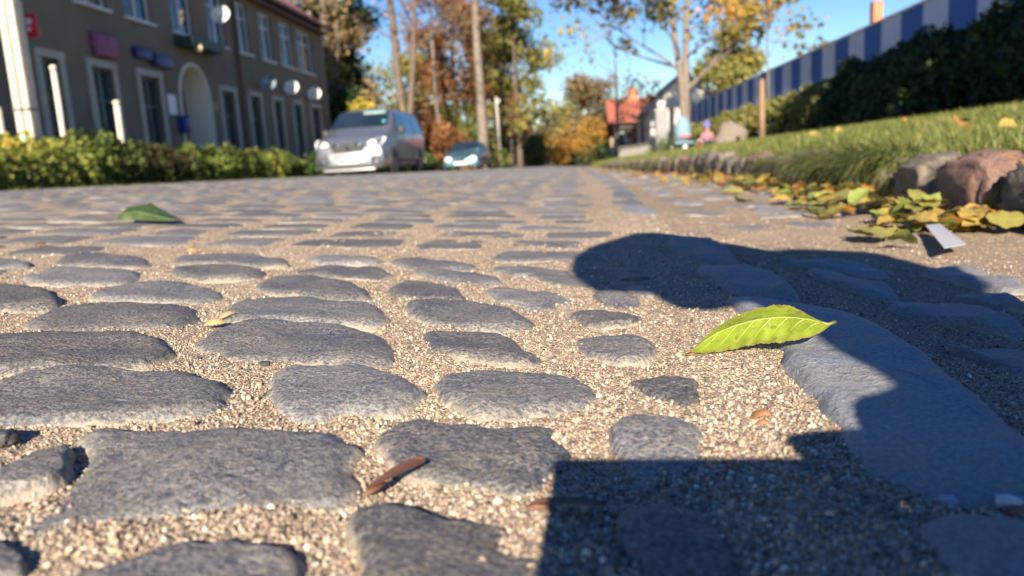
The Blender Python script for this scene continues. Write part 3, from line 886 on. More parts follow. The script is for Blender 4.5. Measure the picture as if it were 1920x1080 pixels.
make_tree('tree', 'olive green tree with loose crown beyond the utility poles', Xat(975, 60), 60, 12.6, .22, 'olive', 7000, .21, 16, M_BARK, first=.14, spread=.28, clump=.9, zb=gz0, nl=13)
make_tree('tree', 'thin olive tree half hidden between two grey trunks', Xat(935, 66), 66, 12.0, .2, 'olive', 6000, .24, 17, M_BARK, first=.12, spread=.24, clump=1.0, zb=gz0, nl=11)
make_tree('tree', 'dark ivy covered tree against the end of the building', Xat(644, 43), 43, 13, .28, 'ivy', 11000, .2, 18, M_BARKD, first=.04, spread=.16, clump=.95, zb=gz0, nl=12)
make_tree('tree', 'thin olive leafed tree left of the rust red crown', Xat(705, 62), 62, 8.2, .18, 'olive', 3000, .2, 19, M_BARK, first=.12, spread=.36, clump=1.4, zb=gz0, nl=10)
make_tree('tree', 'olive and gold leaved tree low behind the slim pale trunk', Xat(800, 70), 70, 10.0, .22, 'olive', 5500, .25, 20, M_BARK, first=.1, spread=.30, clump=1.1, zb=gz0, base=.6)
# right side
make_tree('tree', 'yellowing maple with two pale stems above the pushchair', Xat(1283, 34), 34, 12.5, .21, 'maple', 15000, .19, 21, M_BARKL, stems=[(-1.0, 0, 1, .8), (.65, .3, 1, .85)], first=.20, spread=.40, clump=.62, zb=gz0, nl=14, base=.5, gather=2.6)
make_tree('tree', 'bare dark tree before the red roofed house', Xat(1160, 55), 55, 7.4, .17, 'tan', 0, .1, 22, M_BARKD, first=.25, spread=.44, zb=gz0, nl=11)
make_tree('young_tree', 'sparse young tree with golden tips beside the striped fence', Xat(1440, 22), 22, 4.6, .022, 'maple', 500, .10, 23, M_BARKL, first=.45, spread=.36, clump=.35, zb=lawn_z, base=.75, nl=7)
make_tree('tree', 'yellow brown tree before the white gabled house', Xat(1206, 50), 50, 4.6, .12, 'maple', 500, .15, 24, M_BARKD, first=.3, spread=.34, clump=.6, zb=gz0, base=.75)
make_tree('tree', 'olive tree peeping over the far end of the fence', Xat(1372, 58), 58, 7.6, .2, 'olive', 6200, .22, 25, M_BARK, first=.2, spread=.32, clump=.9, zb=gz0, base=.6)
make_tree('tree', 'distant bare brown tree at the end of the street', Xat(1105, 105), 105, 9, .3, 'tan', 5200, .34, 26, M_BARK, first=.12, spread=.44, clump=1.8, zb=gz0, base=.35)
# an unseen evergreen added behind the viewpoint to shade the near hedge
for (tx, ty, hh, sd) in ((5.7, -2.5, 9.2, 51),):
    make_tree('added_shade_tree', 'unseen tall dense evergreen added behind the photographer to shade the dark hedge', tx, ty, hh, .2, 'ivy', 15000, .2, sd, M_BARKD, first=.34, spread=.13, clump=.62, zb=gz0, nl=18)
# bushes
def bush(label, px, Y, w, h, key, n, leaf, seed, base=.45, group=None, name='bush'):
    x = Xat(px, Y); z0 = gz0(x, Y) - .1
    root = empty(name, (x, Y, z0), 0, label, 'bush', group)
    C = []
    blobs = [(RNG.normal(0, w * .30), RNG.normal(0, w * .22), RNG.uniform(.15, .8) * h, RNG.uniform(.20, .36) * w) for _ in range(11)]
    for i in range(n):
        b = blobs[RNG.integers(len(blobs))]
        d = RNG.normal(size=3); d /= np.linalg.norm(d); q = b[3] * RNG.uniform(.55, 1.12)
        C.append((b[0] + d[0] * q, b[1] + d[1] * q, max(.02, b[2] + d[2] * q * .9)))
    C = np.array(C)
    V, F, T = leaf_cloud(C, leaf, np.clip(hedge_tint(C, seed, base, .5), 0, 1))
    link('foliage', mesh_np('foliage', V, F, False, T), root, LF[key])
    mb = MB()
    for b in blobs:
        mb.tube([(b[0] * .1, b[1] * .1, 0), (b[0] * .5, b[1] * .5, b[2] * .5), (b[0], b[1], b[2])], [.05, .035, .015], 5, False)
    mb.build('stems', M_BARK, root)
    return root
bush('bright yellow shrub rising behind the silver van', 716, 34, 2.4, 3.9, 'yellow', 2600, .13, 31)
bush('rust brown shrub behind the van and below the slim trunk', 812, 45, 4.2, 4.4, 'rust', 4200, .15, 32)
bush('green shrub with yellow tinge beside the dark car', 858, 49, 4.4, 3.0, 'green', 4200, .15, 33, .7)
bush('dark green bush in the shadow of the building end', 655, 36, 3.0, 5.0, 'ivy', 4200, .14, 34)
bush('tall olive shrub left of the bare grey trunk', 885, 56, 4, 5.2, 'olive', 3600, .18, 35)
bush('olive shrub right behind the two utility poles', 950, 74, 4.5, 4.5, 'olive', 3600, .2, 36, .6)
bush('orange leaved shrub beside the distant grey roofed house', 1000, 92, 5, 5.2, 'orange', 3600, .24, 37)
bush('yellow and green shrub left of the red roofed house', 1098, 70, 4.4, 4.6, 'orange', 4600, .19, 38, .35)
bush('low orange shrub under the distant grey roof', 1060, 80, 3.4, 3.2, 'orange', 2600, .2, 39, .7)
bush('dark green low bush at the bare tree foot', 1135, 66, 4.0, 1.5, 'ivy', 2000, .16, 40)
bush('dark green low bush below the orange shrub', 1078, 72, 2.6, 1.4, 'ivy', 1600, .16, 41)
bush('round green bush beside the grey gate pillar', 1257, 30, 1.2, 1.05, 'green', 1600, .07, 42)
bush('tall green shrub at the far left verge behind the poles', 1008, 84, 5, 5.4, 'olive', 3600, .24, 43, .4)
bush('brown bush beside the red house porch', 1225, 60, 2.6, 3.4, 'rust', 2200, .15, 44)
# far wood
C = []
for i in range(9000):
    x = RNG.uniform(-70, 60); y = RNG.uniform(125, 175)
    hgt = 7.5 + 3.5 * noise.noise((x * .12, 0, 4)) + 2.5 * noise.noise((x * .5, 1, 4))
    if -10 < x < 22: hgt *= .62
    C.append((x, y, fall(y) + RNG.uniform(0, 1) ** .7 * hgt))
V, F, T = leaf_cloud(np.array(C), .75, np.clip(RNG.normal(.45, .25, len(C)), 0, 1))
tag(link('far_wood', mesh_np('far_wood', V, F, False, T), None, LF['tan']), kind='stuff')

# ------------------------------------------------------------------ the brown building on the left
XB = -11.0
def plaster(name, col, stain=(0.10, 0.085, 0.07), amt=.5):
    m, nt, b = new_mat(name)
    p = pos(nt)
    f = noise_tex(nt, 0.7, 6, 0.65, p); g = noise_tex(nt, 40, 4, 0.6, p)
    c = mixc(nt, mth(nt, 'MULTIPLY', ramp(nt, f, [(0.4, (0, 0, 0)), (0.65, (1, 1, 1))]), amt), col, stain)
    c = mixc(nt, mth(nt, 'MULTIPLY', g, .25), c, tuple(x * .6 for x in col))
    nt.links.new(c, b.inputs['Base Color']); b.inputs['Roughness'].default_value = 0.9
    bump(nt, b, g, .5, .01)
    return m
M_PLASTER = plaster('brown_render', (0.215, 0.178, 0.138), (0.12, 0.10, 0.085), .65)
M_WHITEW = plaster('white_render', (0.72, 0.69, 0.62), (0.55, 0.50, 0.42), .4)
M_TRIM = simple('window_surround', (0.40, 0.38, 0.34), 0.8, .15, 3)
M_WFRAME = simple('white_window_frame', (0.62, 0.64, 0.66), 0.5, .08, 3)
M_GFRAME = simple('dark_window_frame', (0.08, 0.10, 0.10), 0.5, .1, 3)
M_CURT = simple('curtain', (0.50, 0.53, 0.56), 0.9, .15, 2)
M_WOOD = simple('brown_door', (0.16, 0.08, 0.05), 0.6, .2, 4)
M_PIPE = simple('red_brown_pipe', (0.10, 0.04, 0.035), 0.5, .2, 4)
def tile_mat(name, a, b_):
    m, nt, b = new_mat(name)
    f = noise_tex(nt, 3, 5, .6, pos(nt))
    nt.links.new(ramp(nt, f, [(.3, a), (.7, b_)]), b.inputs['Base Color']); b.inputs['Roughness'].default_value = .7
    return m
M_TILE = tile_mat('red_roof_tiles', (0.27, 0.08, 0.055), (0.40, 0.13, 0.085))
def glass_mat(name, col=(0.02, 0.03, 0.04)):
    m, nt, b = new_mat(name)
    nt.links.new(ramp(nt, noise_tex(nt, .9, 2, .5, pos(nt)), [(.3, col), (.7, tuple(c * 1.8 for c in col))]), b.inputs['Base Color'])
    b.inputs['Roughness'].default_value = .06; b.inputs['Specular IOR Level'].default_value = .9
    return m
M_GLASS = glass_mat('window_glass')

YE = on_x(612, 150, XB).y; YS = 7.5
bz = -0.25
ZE = on_x(560, 28, XB).z                       # eaves
bld = empty('building', (XB, (YS + YE) / 2, 0), 0, 'long two storey brown rendered building with red tiled roof', 'building')
PINV = Matrix.Translation(-bld.location)
def kid(o, par=None, inv=None):
    o.matrix_parent_inverse = inv if inv is not None else PINV
    return o
GT = on_x(185, 113, XB).z                      # top of the ground floor window surrounds
SILL = on_x(262, 38, XB).z
def ypx(px, py): return on_x(px, py, XB).y
ground = [(62, 115, 100), (158, 213, 113), (253, 300, 133), (408, 440, 161), (462, 488, 170), (508, 528, 182), (546, 565, 190), (580, 599, 197)]
upper = [(140, 200, 10), (235, 285, 38), (325, 364, 62), (394, 424, 80), (446, 471, 100), (492, 514, 112), (530, 552, 123), (562, 588, 133)]
ops = []   # y0,y1,z0,z1,kind
for i, (a, b, py) in enumerate(ground):
    y0, y1 = ypx(a, py), ypx(b, py)
    ops.append((y0 + .16, y1 - .16, 0.35 if i else 0.15, GT - .17, 'g'))
for i, (a, b, py) in enumerate(upper):
    y0, y1 = ypx(a, py), ypx(b, py)
    ops.append((y0, y1, SILL, SILL + 1.65, 'u'))
ops.append((5.9 + 3.2, 10.2, 0.6, GT - .17, 'g')); ops.append((9.6, 10.9, SILL, SILL + 1.65, 'u'))
AY0, AY1 = ypx(337, 170), ypx(392, 190)
AZT = on_x(357, 124, XB).z
ops.append((AY0, AY1, 0.0, AZT + .05, 'door'))
ysl = sorted(set([YS, YE] + [v for o in ops for v in o[:2]]))
zsl = sorted(set([bz, ZE] + [v for o in ops for v in o[2:4]]))
mb = MB()
for i in range(len(ysl) - 1):
    for j in range(len(zsl) - 1):
        cy, cz = (ysl[i] + ysl[i + 1]) / 2, (zsl[j] + zsl[j + 1]) / 2
        if any(o[0] < cy < o[1] and o[2] < cz < o[3] for o in ops): continue
        mb.add([(XB, ysl[i], zsl[j]), (XB, ysl[i + 1], zsl[j]), (XB, ysl[i + 1], zsl[j + 1]), (XB, ysl[i], zsl[j + 1])], [(0, 1, 2, 3)])
for y0, y1, z0, z1, k in ops:
    d = .9 if k == 'door' else .2
    mb.add([(XB, y0, z0), (XB, y1, z0), (XB, y1, z1), (XB, y0, z1), (XB - d, y0, z0), (XB - d, y1, z0), (XB - d, y1, z1), (XB - d, y0, z1)],
           [(0, 1, 5, 4), (1, 2, 6, 5), (2, 3, 7, 6), (3, 0, 4, 7)])
WB = 9.0
mb.add([(XB, YE, bz), (XB - WB, YE, bz), (XB - WB, YE, ZE), (XB - WB / 2, YE, ZE + 3.2), (XB, YE, ZE)], [(0, 1, 2, 3, 4)])
mb.add([(XB, YS, bz), (XB - WB, YS, bz), (XB - WB, YS, ZE), (XB - WB / 2, YS, ZE + 3.2), (XB, YS, ZE)], [(0, 1, 2, 3, 4)])
mb.add([(XB - WB, YS, bz), (XB - WB, YE, bz), (XB - WB, YE, ZE), (XB - WB, YS, ZE)], [(0, 1, 2, 3)])
me = bpy.data.meshes.new('wall'); me.from_pydata(mb.v, [], mb.f)
kid(link('wall', me, bld, M_PLASTER))
# roof
mb = MB(); ov = .36; sl = 3.2 / (WB / 2)
for sx in (1, -1):
    xe = XB + ov if sx > 0 else XB - WB - ov
    xm = XB - WB / 2
    za, zb_ = ZE - ov * sl * .5 + .06, ZE + 3.3
    mb.add([(xe, YS - .3, za), (xe, YE + .45, za), (xm, YE + .45, zb_), (xm, YS - .3, zb_), (xe, YS - .3, za - .16), (xe, YE + .45, za - .16), (xm, YE + .45, zb_ - .16), (xm, YS - .3, zb_ - .16)],
           [(0, 1, 2, 3), (4, 7, 6, 5), (0, 4, 5, 1), (1, 5, 6, 2), (3, 7, 4, 0)])
roof = kid(mb.build('roof', M_TILE, bld))
kid(MB().box(XB + ov - .02, XB + ov + .11, YS, YE + .4, ZE - ov * sl * .5 - .10, ZE - ov * sl * .5 + .03).build('gutter', M_PIPE, roof), inv=Matrix.Identity(4))
kid(MB().box(XB + .004, XB + ov - .03, YS, YE, ZE - .42, ZE - .36).build('eaves_board', M_PIPE, roof), inv=Matrix.Identity(4))
def window(y0, y1, z0, z1, dark, surround, curtain):
    xf = XB - .16
    w = .07; mb = MB()
    mb.box(xf, xf + .07, y0, y0 + w, z0, z1).box(xf, xf + .07, y1 - w, y1, z0, z1).box(xf, xf + .07, y0 + w, y1 - w, z1 - w, z1).box(xf, xf + .07, y0 + w, y1 - w, z0, z0 + w)
    ym = (y0 + y1) / 2
    mb.box(xf + .002, xf + .068, ym - .04, ym + .04, z0 + w, z1 - w)
    zt = z0 + (z1 - z0) * .70
    mb.box(xf + .004, xf + .066, y0 + w, ym - .04, zt - .03, zt + .03).box(xf + .004, xf + .066, ym + .04, y1 - w, zt - .03, zt + .03)
    f = kid(mb.build('window', M_GFRAME if dark else M_WFRAME, bld))
    I = Matrix.Identity(4)
    for a, b, c, d in ((y0 + w, ym - .04, z0 + w, zt - .03), (ym + .04, y1 - w, z0 + w, zt - .03), (y0 + w, ym - .04, zt + .03, z1 - w), (ym + .04, y1 - w, zt + .03, z1 - w)):
        kid(MB().box(xf + .02, xf + .03, a, b, c, d).build('pane', M_GLASS, f), inv=I)
    if curtain:
        kid(MB().box(xf - .06, xf - .04, y0 + .03, y0 + (y1 - y0) * .42, z0, z1).build('curtain', M_CURT, f), inv=I)
        kid(MB().box(xf - .06, xf - .04, y1 - (y1 - y0) * .2, y1 - .03, z0, z1).build('curtain', M_CURT, f), inv=I)
    kid(MB().box(xf - .5, xf - .49, y0 - .1, y1 + .1, z0 - .1, z1 + .1).build('room_shade_sheet', M_GFRAME, f), inv=I)  # dark sheet behind the panes, standing in for the shade of the unlit room
    if surround:
        s = .17; e = XB + .05
        kid(MB().box(XB - .02, e, y0 - s, y0, z0, z1).box(XB - .02, e, y1, y1 + s, z0, z1).box(XB - .02, e + .02, y0 - s, y1 + s, z1, z1 + s).build('surround', M_TRIM, f), inv=I)
    kid(MB().box(XB - .02, XB + .09, y0 - .06, y1 + .06, z0 - .07, z0 - .004).build('sill', M_TRIM if surround else M_WFRAME, f), inv=I)
for y0, y1, z0, z1, k in ops:
    if k == 'g': window(y0, y1, z0, z1, True, True, False)
    if k == 'u': window(y0, y1, z0, z1, False, False, True)
# arched doorway
n = 14; ym = (AY0 + AY1) / 2; R_ = (AY1 - AY0) / 2; zs = AZT - R_ * 1.25
arc = [(ym - R_ * cos(pi * i / n), zs + R_ * 1.25 * sin(pi * i / n) ** .85) for i in range(n + 1)]
mb = MB()
V = [(XB + .0, a, b) for a, b in arc] + [(XB, a, AZT + .05) for a, b in arc]
mb.add(V, [(i, i + 1, n + 2 + i, n + 1 + i) for i in range(n)])
kid(mb.build('arch_spandrel', M_PLASTER, bld))
full = [(AY0, 0)] + arc + [(AY1, 0)]
m2 = MB(); k = len(full)
m2.add([(XB + .03, a, b) for a, b in full] + [(XB - .72, ym + (a - ym) * .92, b * .97) for a, b in full], [(i, i + 1, k + i + 1, k + i) for i in range(k - 1)])
ent = kid(m2.build('entrance_arch', M_WHITEW, bld, True))
inn = [(ym + (a - ym) * .92, b * .97) for a, b in full]
kid(MB().prism(inn, 'x', XB - .78, XB - .715).build('door', M_WOOD, bld))
rim = MB(); rk = [(ym + (a - ym) * 1.12, zs + (b - zs) * 1.1 if b > zs else b) for a, b in full]
rim.add([(XB + .04, a, b) for a, b in full] + [(XB + .04, a, b) for a, b in rk] + [(XB - .01, a, b) for a, b in rk], [(i, i + 1, k + i + 1, k + i) for i in range(k - 1)] + [(k + i, k + i + 1, 2 * k + i + 1, 2 * k + i) for i in range(k - 1)])
kid(rim.build('arch_rim', M_WHITEW, ent), inv=Matrix.Identity(4))
yp = ypx(441, 100)
kid(MB().tube([(XB + .1, yp, ZE - .45), (XB + .1, yp, .05)], .055, 8).build('downpipe', M_PIPE, bld))
p0, p1 = on_x(323, 64, XB), on_x(388, 82, XB)
bal = kid(MB().box(XB + .001, XB + .55, p0.y, p1.y, SILL - .42, SILL - .16).build('balcony_box', simple('dark_green_paint', (0.02, 0.05, 0.045), .5), bld))
# things fixed on the wall
lp = on_x(373, 90, XB + .5)
lamp = empty('wall_lamp', lp, 0, 'small pale wall lamp hanging under the dark green balcony box', 'lamp')
MB().lathe([(.03, .12), (.08, .08), (.115, 0), (.09, -.08), (.03, -.12)], 12).build('lamp_globe', simple('warm_white_plastic', (0.75, 0.62, 0.42), .4), lamp, True)
MB().tube([(0, 0, .12), (0, 0, .2), (-.5, 0, .22)], .015, 6).build('bracket', M_GFRAME, lamp)
def dish(px, py, r, label, col, face=1.0):
    p = on_x(px, py, XB + .42)
    d = empty('satellite_dish', p, 0, label, 'satellite dish', 'satellite dishes on the brown building')
    M = Matrix.Rotation(radians(8), 4, 'Z') @ Matrix.Rotation(radians(68), 4, 'X')
    prof = [(r * t, .28 * r * t * t) for t in (0.02, .25, .5, .75, .92, 1.0)]
    MB().lathe(prof + [(r * 1.0, .28 * r - .012), (r * .5, .05 * r - .014), (.02, -.014)], 24, M).build('reflector', col, d, True)
    a = M @ Vector((0, -r * .9, .25 * r)); b = M @ Vector((0, -r * .25, 1.0 * r))
    arm = MB().tube([a, b], .012, 6).build('arm', M_GFRAME, d)
    MB().tube([b, b + (M.to_3x3() @ Vector((0, .1, -.16)))], .035, 8).build('receiver', M_WFRAME, arm)
    MB().tube([M @ Vector((0, 0, -.02)), (0, .12, -.02), (-.42, .12, -.02)], .02, 6).build('mast', M_GFRAME, d)
M_DISH = simple('dish_white', (0.74, 0.73, 0.69), .5, .05)
M_DISHG = simple('dish_grey', (0.22, 0.27, 0.31), .5, .1)
dish(414, 29, .29, 'white satellite dish high on the wall beside the red brown downpipe', M_DISH)
dish(503, 157, .28, 'grey satellite dish nearest to the downpipe over the ground floor', M_DISHG)
dish(547, 165, .28, 'white satellite dish between the grey dish and the last dish', M_DISH)
dish(590, 177, .28, 'white satellite dish nearest the far corner of the brown building', M_DISH)
def text_mesh(s, size, name, mat, parent, M):
    cu = bpy.data.curves.new(name, 'FONT'); cu.body = s; cu.size = size; cu.align_x = 'CENTER'; cu.align_y = 'CENTER'; cu.extrude = .004
    o = bpy.data.objects.new(name, cu); COL.objects.link(o)
    bpy.context.view_layer.update()
    me = bpy.data.meshes.new_from_object(o.evaluated_get(bpy.context.evaluated_depsgraph_get()))
    bpy.data.objects.remove(o)
    r = link(name, me, parent, mat); r.matrix_local = M
    return r
# projecting red sign with white lettering (only smudges can be read)
M_RED = simple('sign_red', (0.62, 0.02, 0.05), .4, .05)
M_SIGNW = simple('sign_white', (0.82, 0.80, 0.80), .5, .03)
p = on_x(60, 48, XB + .35)
rs = empty('sign', p, 0, 'small upright red sign with white marks beside the concrete pole', 'sign')
rs.scale = (.62, .62, .62)
MB().box(-.17, .17, -.05, .05, -.37, .37).build('sign_box', M_RED, rs, bevel=.015)
MB().box(-.35, -.171, -.02, .02, .18, .22).build('bracket', M_GFRAME, rs)
MB().box(-.155, -.10, -.058, -.051, .03, .22).box(-.085, -.03, -.058, -.051, .03, .22).box(-.015, .045, -.058, -.051, .05, .22).box(-.155, .045, -.0585, -.0575, .17, .225).build('lettering', M_SIGNW, rs)
MB().lathe([(.072, 0), (.072, .008)], 12, Matrix.Translation((-.075, -.051, -.11)) @ Matrix.Rotation(pi / 2, 4, 'X')).build('mark', M_SIGNW, rs)
p = on_x(190, 86, XB + .01)
ps = empty('sign', p, 0, 'dull magenta panel sign above the second window', 'sign')
MB().box(0, .14, -.42, .42, -.26, .26).build('sign_panel', simple('magenta_panel', (0.22, 0.05, 0.15), .5, .35, 5), ps, bevel=.02)
p0, p1 = on_x(246, 97, XB), on_x(311, 117, XB)
ps = empty('sign', ((p0.x), (p0.y + p1.y) / 2, (p0.z + p1.z) / 2 - .05), 0, 'long dark blue sign of two boards above the third window', 'sign')
hw = (p1.y - p0.y) / 2
MB().box(.01, .16, -hw, .02, -.06, .22).build('sign_board', simple('blue_board', (0.02, 0.03, 0.14), .4, .15), ps, bevel=.02)
MB().box(.01, .22, .0, hw, -.17, .14).build('sign_board', simple('bright_blue_board', (0.03, 0.055, 0.20), .4, .15), ps, bevel=.02)
p = on_x(322, 196, XB)
tag(MB().box(p.x + .004, p.x + .03, p.y - .2, p.y + .2, p.z - .27, p.z + .27).build('notice', M_SIGNW, None), 'white notice board on the wall left of the arched door', 'notice')
p = on_x(339, 233, XB)
pb = empty('post_box', (p.x, p.y, p.z), 0, 'dark blue box on the wall beside the arched door', 'box')
pb.scale = (.7, .62, .66)
MB().box(.005, .32, -.26, .26, -.36, .28).build('body', simple('post_box_blue', (0.015, 0.025, 0.22), .4, .1), pb, bevel=.03)
MB().box(.0, .36, -.29, .29, .283, .33).build('lid', simple('post_box_blue_dark', (0.01, 0.02, 0.16), .4, .1), pb, bevel=.01)
p = on_x(403, 200, XB)
tag(MB().box(p.x + .004, p.x + .03, p.y - .14, p.y + .14, p.z - .14, p.z + .14).build('plaque', simple('ochre_plaque', (0.35, 0.25, 0.09), .6), None), 'small ochre plaque right of the arched door', 'plaque')
p = on_x(73, 190, XB + .01)
tag(MB().box(p.x - .13, p.x - .12, p.y - .2, p.y + .2, p.z - .3, p.z + .3).build('poster', M_CURT, None), 'pale paper notice inside the first ground floor window', 'notice')

# ------------------------------------------------------------------ poles and posts
def concrete_mat(name, col):
    return simple(name, col, .85, .12, 5, bmp=.3)
M_CONC = concrete_mat('concrete', (0.50, 0.46, 0.38))
M_PALE = concrete_mat('pale_concrete', (0.62, 0.56, 0.46))
def up_pole(px, Y, py_top):
    x = Xat(px, Y)
    return x, surf(x, Y) - .1, on_y(px, py_top, Y).z
# twin concrete pole at the left: two legs side by side, braced
Yp = 11.6; b0 = on_y(58, 258, Yp)
pl = empty('utility_pole', (b0.x, Yp, surf(b0.x, Yp)), 0, 'pale twin legged concrete pole rising from the hedge at far left', 'pole')
for dx in (-.075, .075):
    MB().box(dx - .055, dx + .055, -.11, .11, -.2, 7.5).build('leg', M_PALE, pl, bevel=.012)
for z in (1.35, 3.2, 5.2):
    MB().box(-.14, .14, -.13, .13, z, z + .035).build('band', M_GFRAME, pl)
def slim_post(px, py_top, py_b, Y, r, label, mat, cap=True):
    b = on_y(px, py_b, Y); zt = on_y(px, py_top, Y).z; zb_ = surf(b.x, Y) - .1
    o = empty('post', (b.x, Y, zb_), 0, label, 'post')
    MB().tube([(0, 0, 0), (0, 0, zt - zb_ - .1)], [r * 1.1, r], 10).build('shaft', mat, o, True)
    if cap: MB().lathe([(r * .9, zt - zb_ - .098), (r * 1.35, zt - zb_ - .05), (r * .9, zt - zb_)], 10).build('cap', mat, o, True)
slim_post(119, 121, 252, 13.2, .048, 'slim white post with a rounded cap before the first window', M_PALE)
slim_post(226, 188, 248, 15.6, .06, 'short white post in the hedge right of the second window', M_PALE)
slim_post(2, 190, 250, 12.4, .07, 'white post at the far left edge of the hedge', M_PALE, False)
def lamp_pole(px, Y, top, r, label):
    x, zb_, zt = up_pole(px, Y, top)
    o = empty('utility_pole', (x, Y, zb_), 0, label, 'pole', 'concrete utility poles beyond the dark car')
    MB().tube([(0, 0, 0), (0, 0, zt - zb_)], [r, r * .72], 10).build('shaft', M_PALE, o, True)
    MB().box(-.55, .30, -.05, .05, zt - zb_ - .35, zt - zb_ - .25).build('crossarm', M_CONC, o)
    for q in (-.45, .22):
        MB().lathe([(.05, zt - zb_ - .248), (.06, zt - zb_ - .18), (.03, zt - zb_ - .1)], 8, Matrix.Translation((q, 0, 0))).build('insulator', M_WFRAME, o, True)
lamp_pole(936, 52, 182, .17, 'thicker nearer of two pale concrete utility poles beyond the dark car')
lamp_pole(960, 62, 215, .15, 'thinner farther of two pale concrete utility poles')
# wooden post and sign post on the lawn
b = on_y(1429, 248, 17.5); zt = on_y(1429, 150, 17.5).z
o = empty('post', (b.x, 17.5, lawn_z(b.x, 17.5) - .1), 0, 'brown wooden post standing on the lawn in front of the hedge', 'post')
MB().tube([(0, 0, 0), (0, 0, zt - lawn_z(b.x, 17.5) + .1)], [.075, .06], 10).build('shaft', simple('weathered_wood', (0.26, 0.17, 0.10), .85, .25, 8, bmp=.3), o, True)
MB().lathe([(.062, zt - lawn_z(b.x, 17.5) + .1), (.045, zt - lawn_z(b.x, 17.5) + .13)], 10).build('cap', M_WOOD, o, True)

# ------------------------------------------------------------------ striped metal fence on the right
XF = 7.2
M_FB = simple('fence_blue', (0.03, 0.15, 0.42), .45, .1, .8)
M_FG = simple('fence_grey', (0.68, 0.71, 0.80), .45, .08, .8)
def fence_top(y): return on_x(1751, 0, XF).z + 0 * y
ZT = (on_x(1751, 1, XF).z + on_x(1520, 97, XF).z + on_x(1449, 129, XF).z) / 3
fence = empty('fence', (XF, 25, .4), 0, 'tall striped fence of blue and grey corrugated metal panels', 'fence')
FI = Matrix.Translation(-fence.location)
yb = on_x(1731, 20, XF).y; pw = (on_x(1691, 40, XF).y - on_x(1780, 20, XF).y) / 2
k0 = -7
for k in range(k0, 34):
    y0 = yb + k * pw; y1 = y0 + pw - .006
    if y0 > 49: break
    pts = []; nc = 10
    for i in range(nc * 4 + 1):
        ph = i % 4
        pts.append((y0 + (y1 - y0) * i / (nc * 4), XF + (0 if ph in (0, 1) else .03)))
    V = []; F = []
    zt = ZT + fall(y0) * .0; zb_ = .2 + fall(y0)
    for (yy, xx) in pts: V += [(xx, yy, zb_), (xx, yy, zt)]
    for i in range(len(pts) - 1): F.append((2 * i, 2 * i + 2, 2 * i + 3, 2 * i + 1))
    me = bpy.data.meshes.new('fence_panel'); me.from_pydata(V, [], F)
    kid(link('fence_panel', me, fence, M_FB if k % 2 == 0 else M_FG), inv=FI)
y_end = y1
kid(MB().box(XF - .03, XF + .06, yb + k0 * pw, y_end, ZT + .004, ZT + .045).build('top_rail', M_FG, fence), inv=FI)
for k in range(k0, 34, 2):
    yy = yb + k * pw
    if yy < y_end: kid(MB().box(XF + .06, XF + .14, yy - .04, yy + .04, .1 + fall(yy), ZT - .01).build('post', M_FG, fence), inv=FI)

# ------------------------------------------------------------------ houses in the distance
def house(name, label, x0, x1, y0, y1, zb_, ze, zr, wall, roofm, ridge='y', ov=.4, wins=(), chim=None, doors=()):
    o = empty(name, ((x0 + x1) / 2, (y0 + y1) / 2, zb_), 0, label, 'house')
    I = Matrix.Translation(-o.location)
    mb = MB()
    if ridge == 'y':
        xm = (x0 + x1) / 2
        for yy in (y0, y1): mb.add([(x0, yy, zb_), (x1, yy, zb_), (x1, yy, ze), (xm, yy, zr), (x0, yy, ze)], [(0, 1, 2, 3, 4)])
        for xx in (x0, x1): mb.add([(xx, y0, zb_), (xx, y1, zb_), (xx, y1, ze), (xx, y0, ze)], [(0, 1, 2, 3)])
    else:
        ymm = (y0 + y1) / 2
        for xx in (x0, x1): mb.add([(xx, y0, zb_), (xx, y1, zb_), (xx, y1, ze), (xx, ymm, zr), (xx, y0, ze)], [(0, 1, 2, 3, 4)])
        for yy in (y0, y1): mb.add([(x0, yy, zb_), (x1, yy, zb_), (x1, yy, ze), (x0, yy, ze)], [(0, 1, 2, 3)])
    kid(mb.build('wall', wall, o), inv=I)
    mb = MB(); t = .14
    if ridge == 'y':
        s = (zr - ze) / (xm - x0)
        for q, xe in ((-1, x0), (1, x1)):
            a = (xe + q * ov, ze - ov * s)
            P = [(a[0], a[1] + .03), (xm, zr + .03), (xm, zr + .03 + t), (a[0], a[1] + .03 + t)]
            mb.prism(P, 'y', y0 - ov, y1 + ov)
    else:
        s = (zr - ze) / (ymm - y0)
        for q, ye in ((-1, y0), (1, y1)):
            a = (ye + q * ov, ze - ov * s)
            P = [(a[0], a[1] + .03), (ymm, zr + .03), (ymm, zr + .03 + t), (a[0], a[1] + .03 + t)]
            mb.prism(P, 'x', x0 - ov, x1 + ov)
    r = kid(mb.build('roof', roofm, o), inv=I)
    if chim:
        cx, cy, w, zt = chim
        c = kid(MB().box(cx - w, cx + w, cy - w, cy + w, ze, zt).build('chimney', M_BRICK, r), inv=Matrix.Identity(4))
    for (wx, wz, ww, wh) in wins:
        f = kid(MB().box(wx - ww, wx + ww, y0 - .05, y0 - .003, wz - wh, wz + wh).build('window', M_WFRAME, o), inv=I)
        kid(MB().box(wx - ww + .08, wx + ww - .08, y0 - .07, y0 - .052, wz - wh + .08, wz + wh - .08).build('pane', M_GLASS, f), inv=Matrix.Identity(4))
    return o
M_BRICK = tile_mat('orange_brick', (0.42, 0.14, 0.07), (0.58, 0.22, 0.11))
M_GREYR = tile_mat('grey_roof', (0.24, 0.22, 0.22), (0.36, 0.33, 0.32))
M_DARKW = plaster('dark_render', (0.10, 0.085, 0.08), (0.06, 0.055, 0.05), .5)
M_BEIGE = plaster('beige_render', (0.50, 0.42, 0.31), (0.36, 0.30, 0.22), .4)
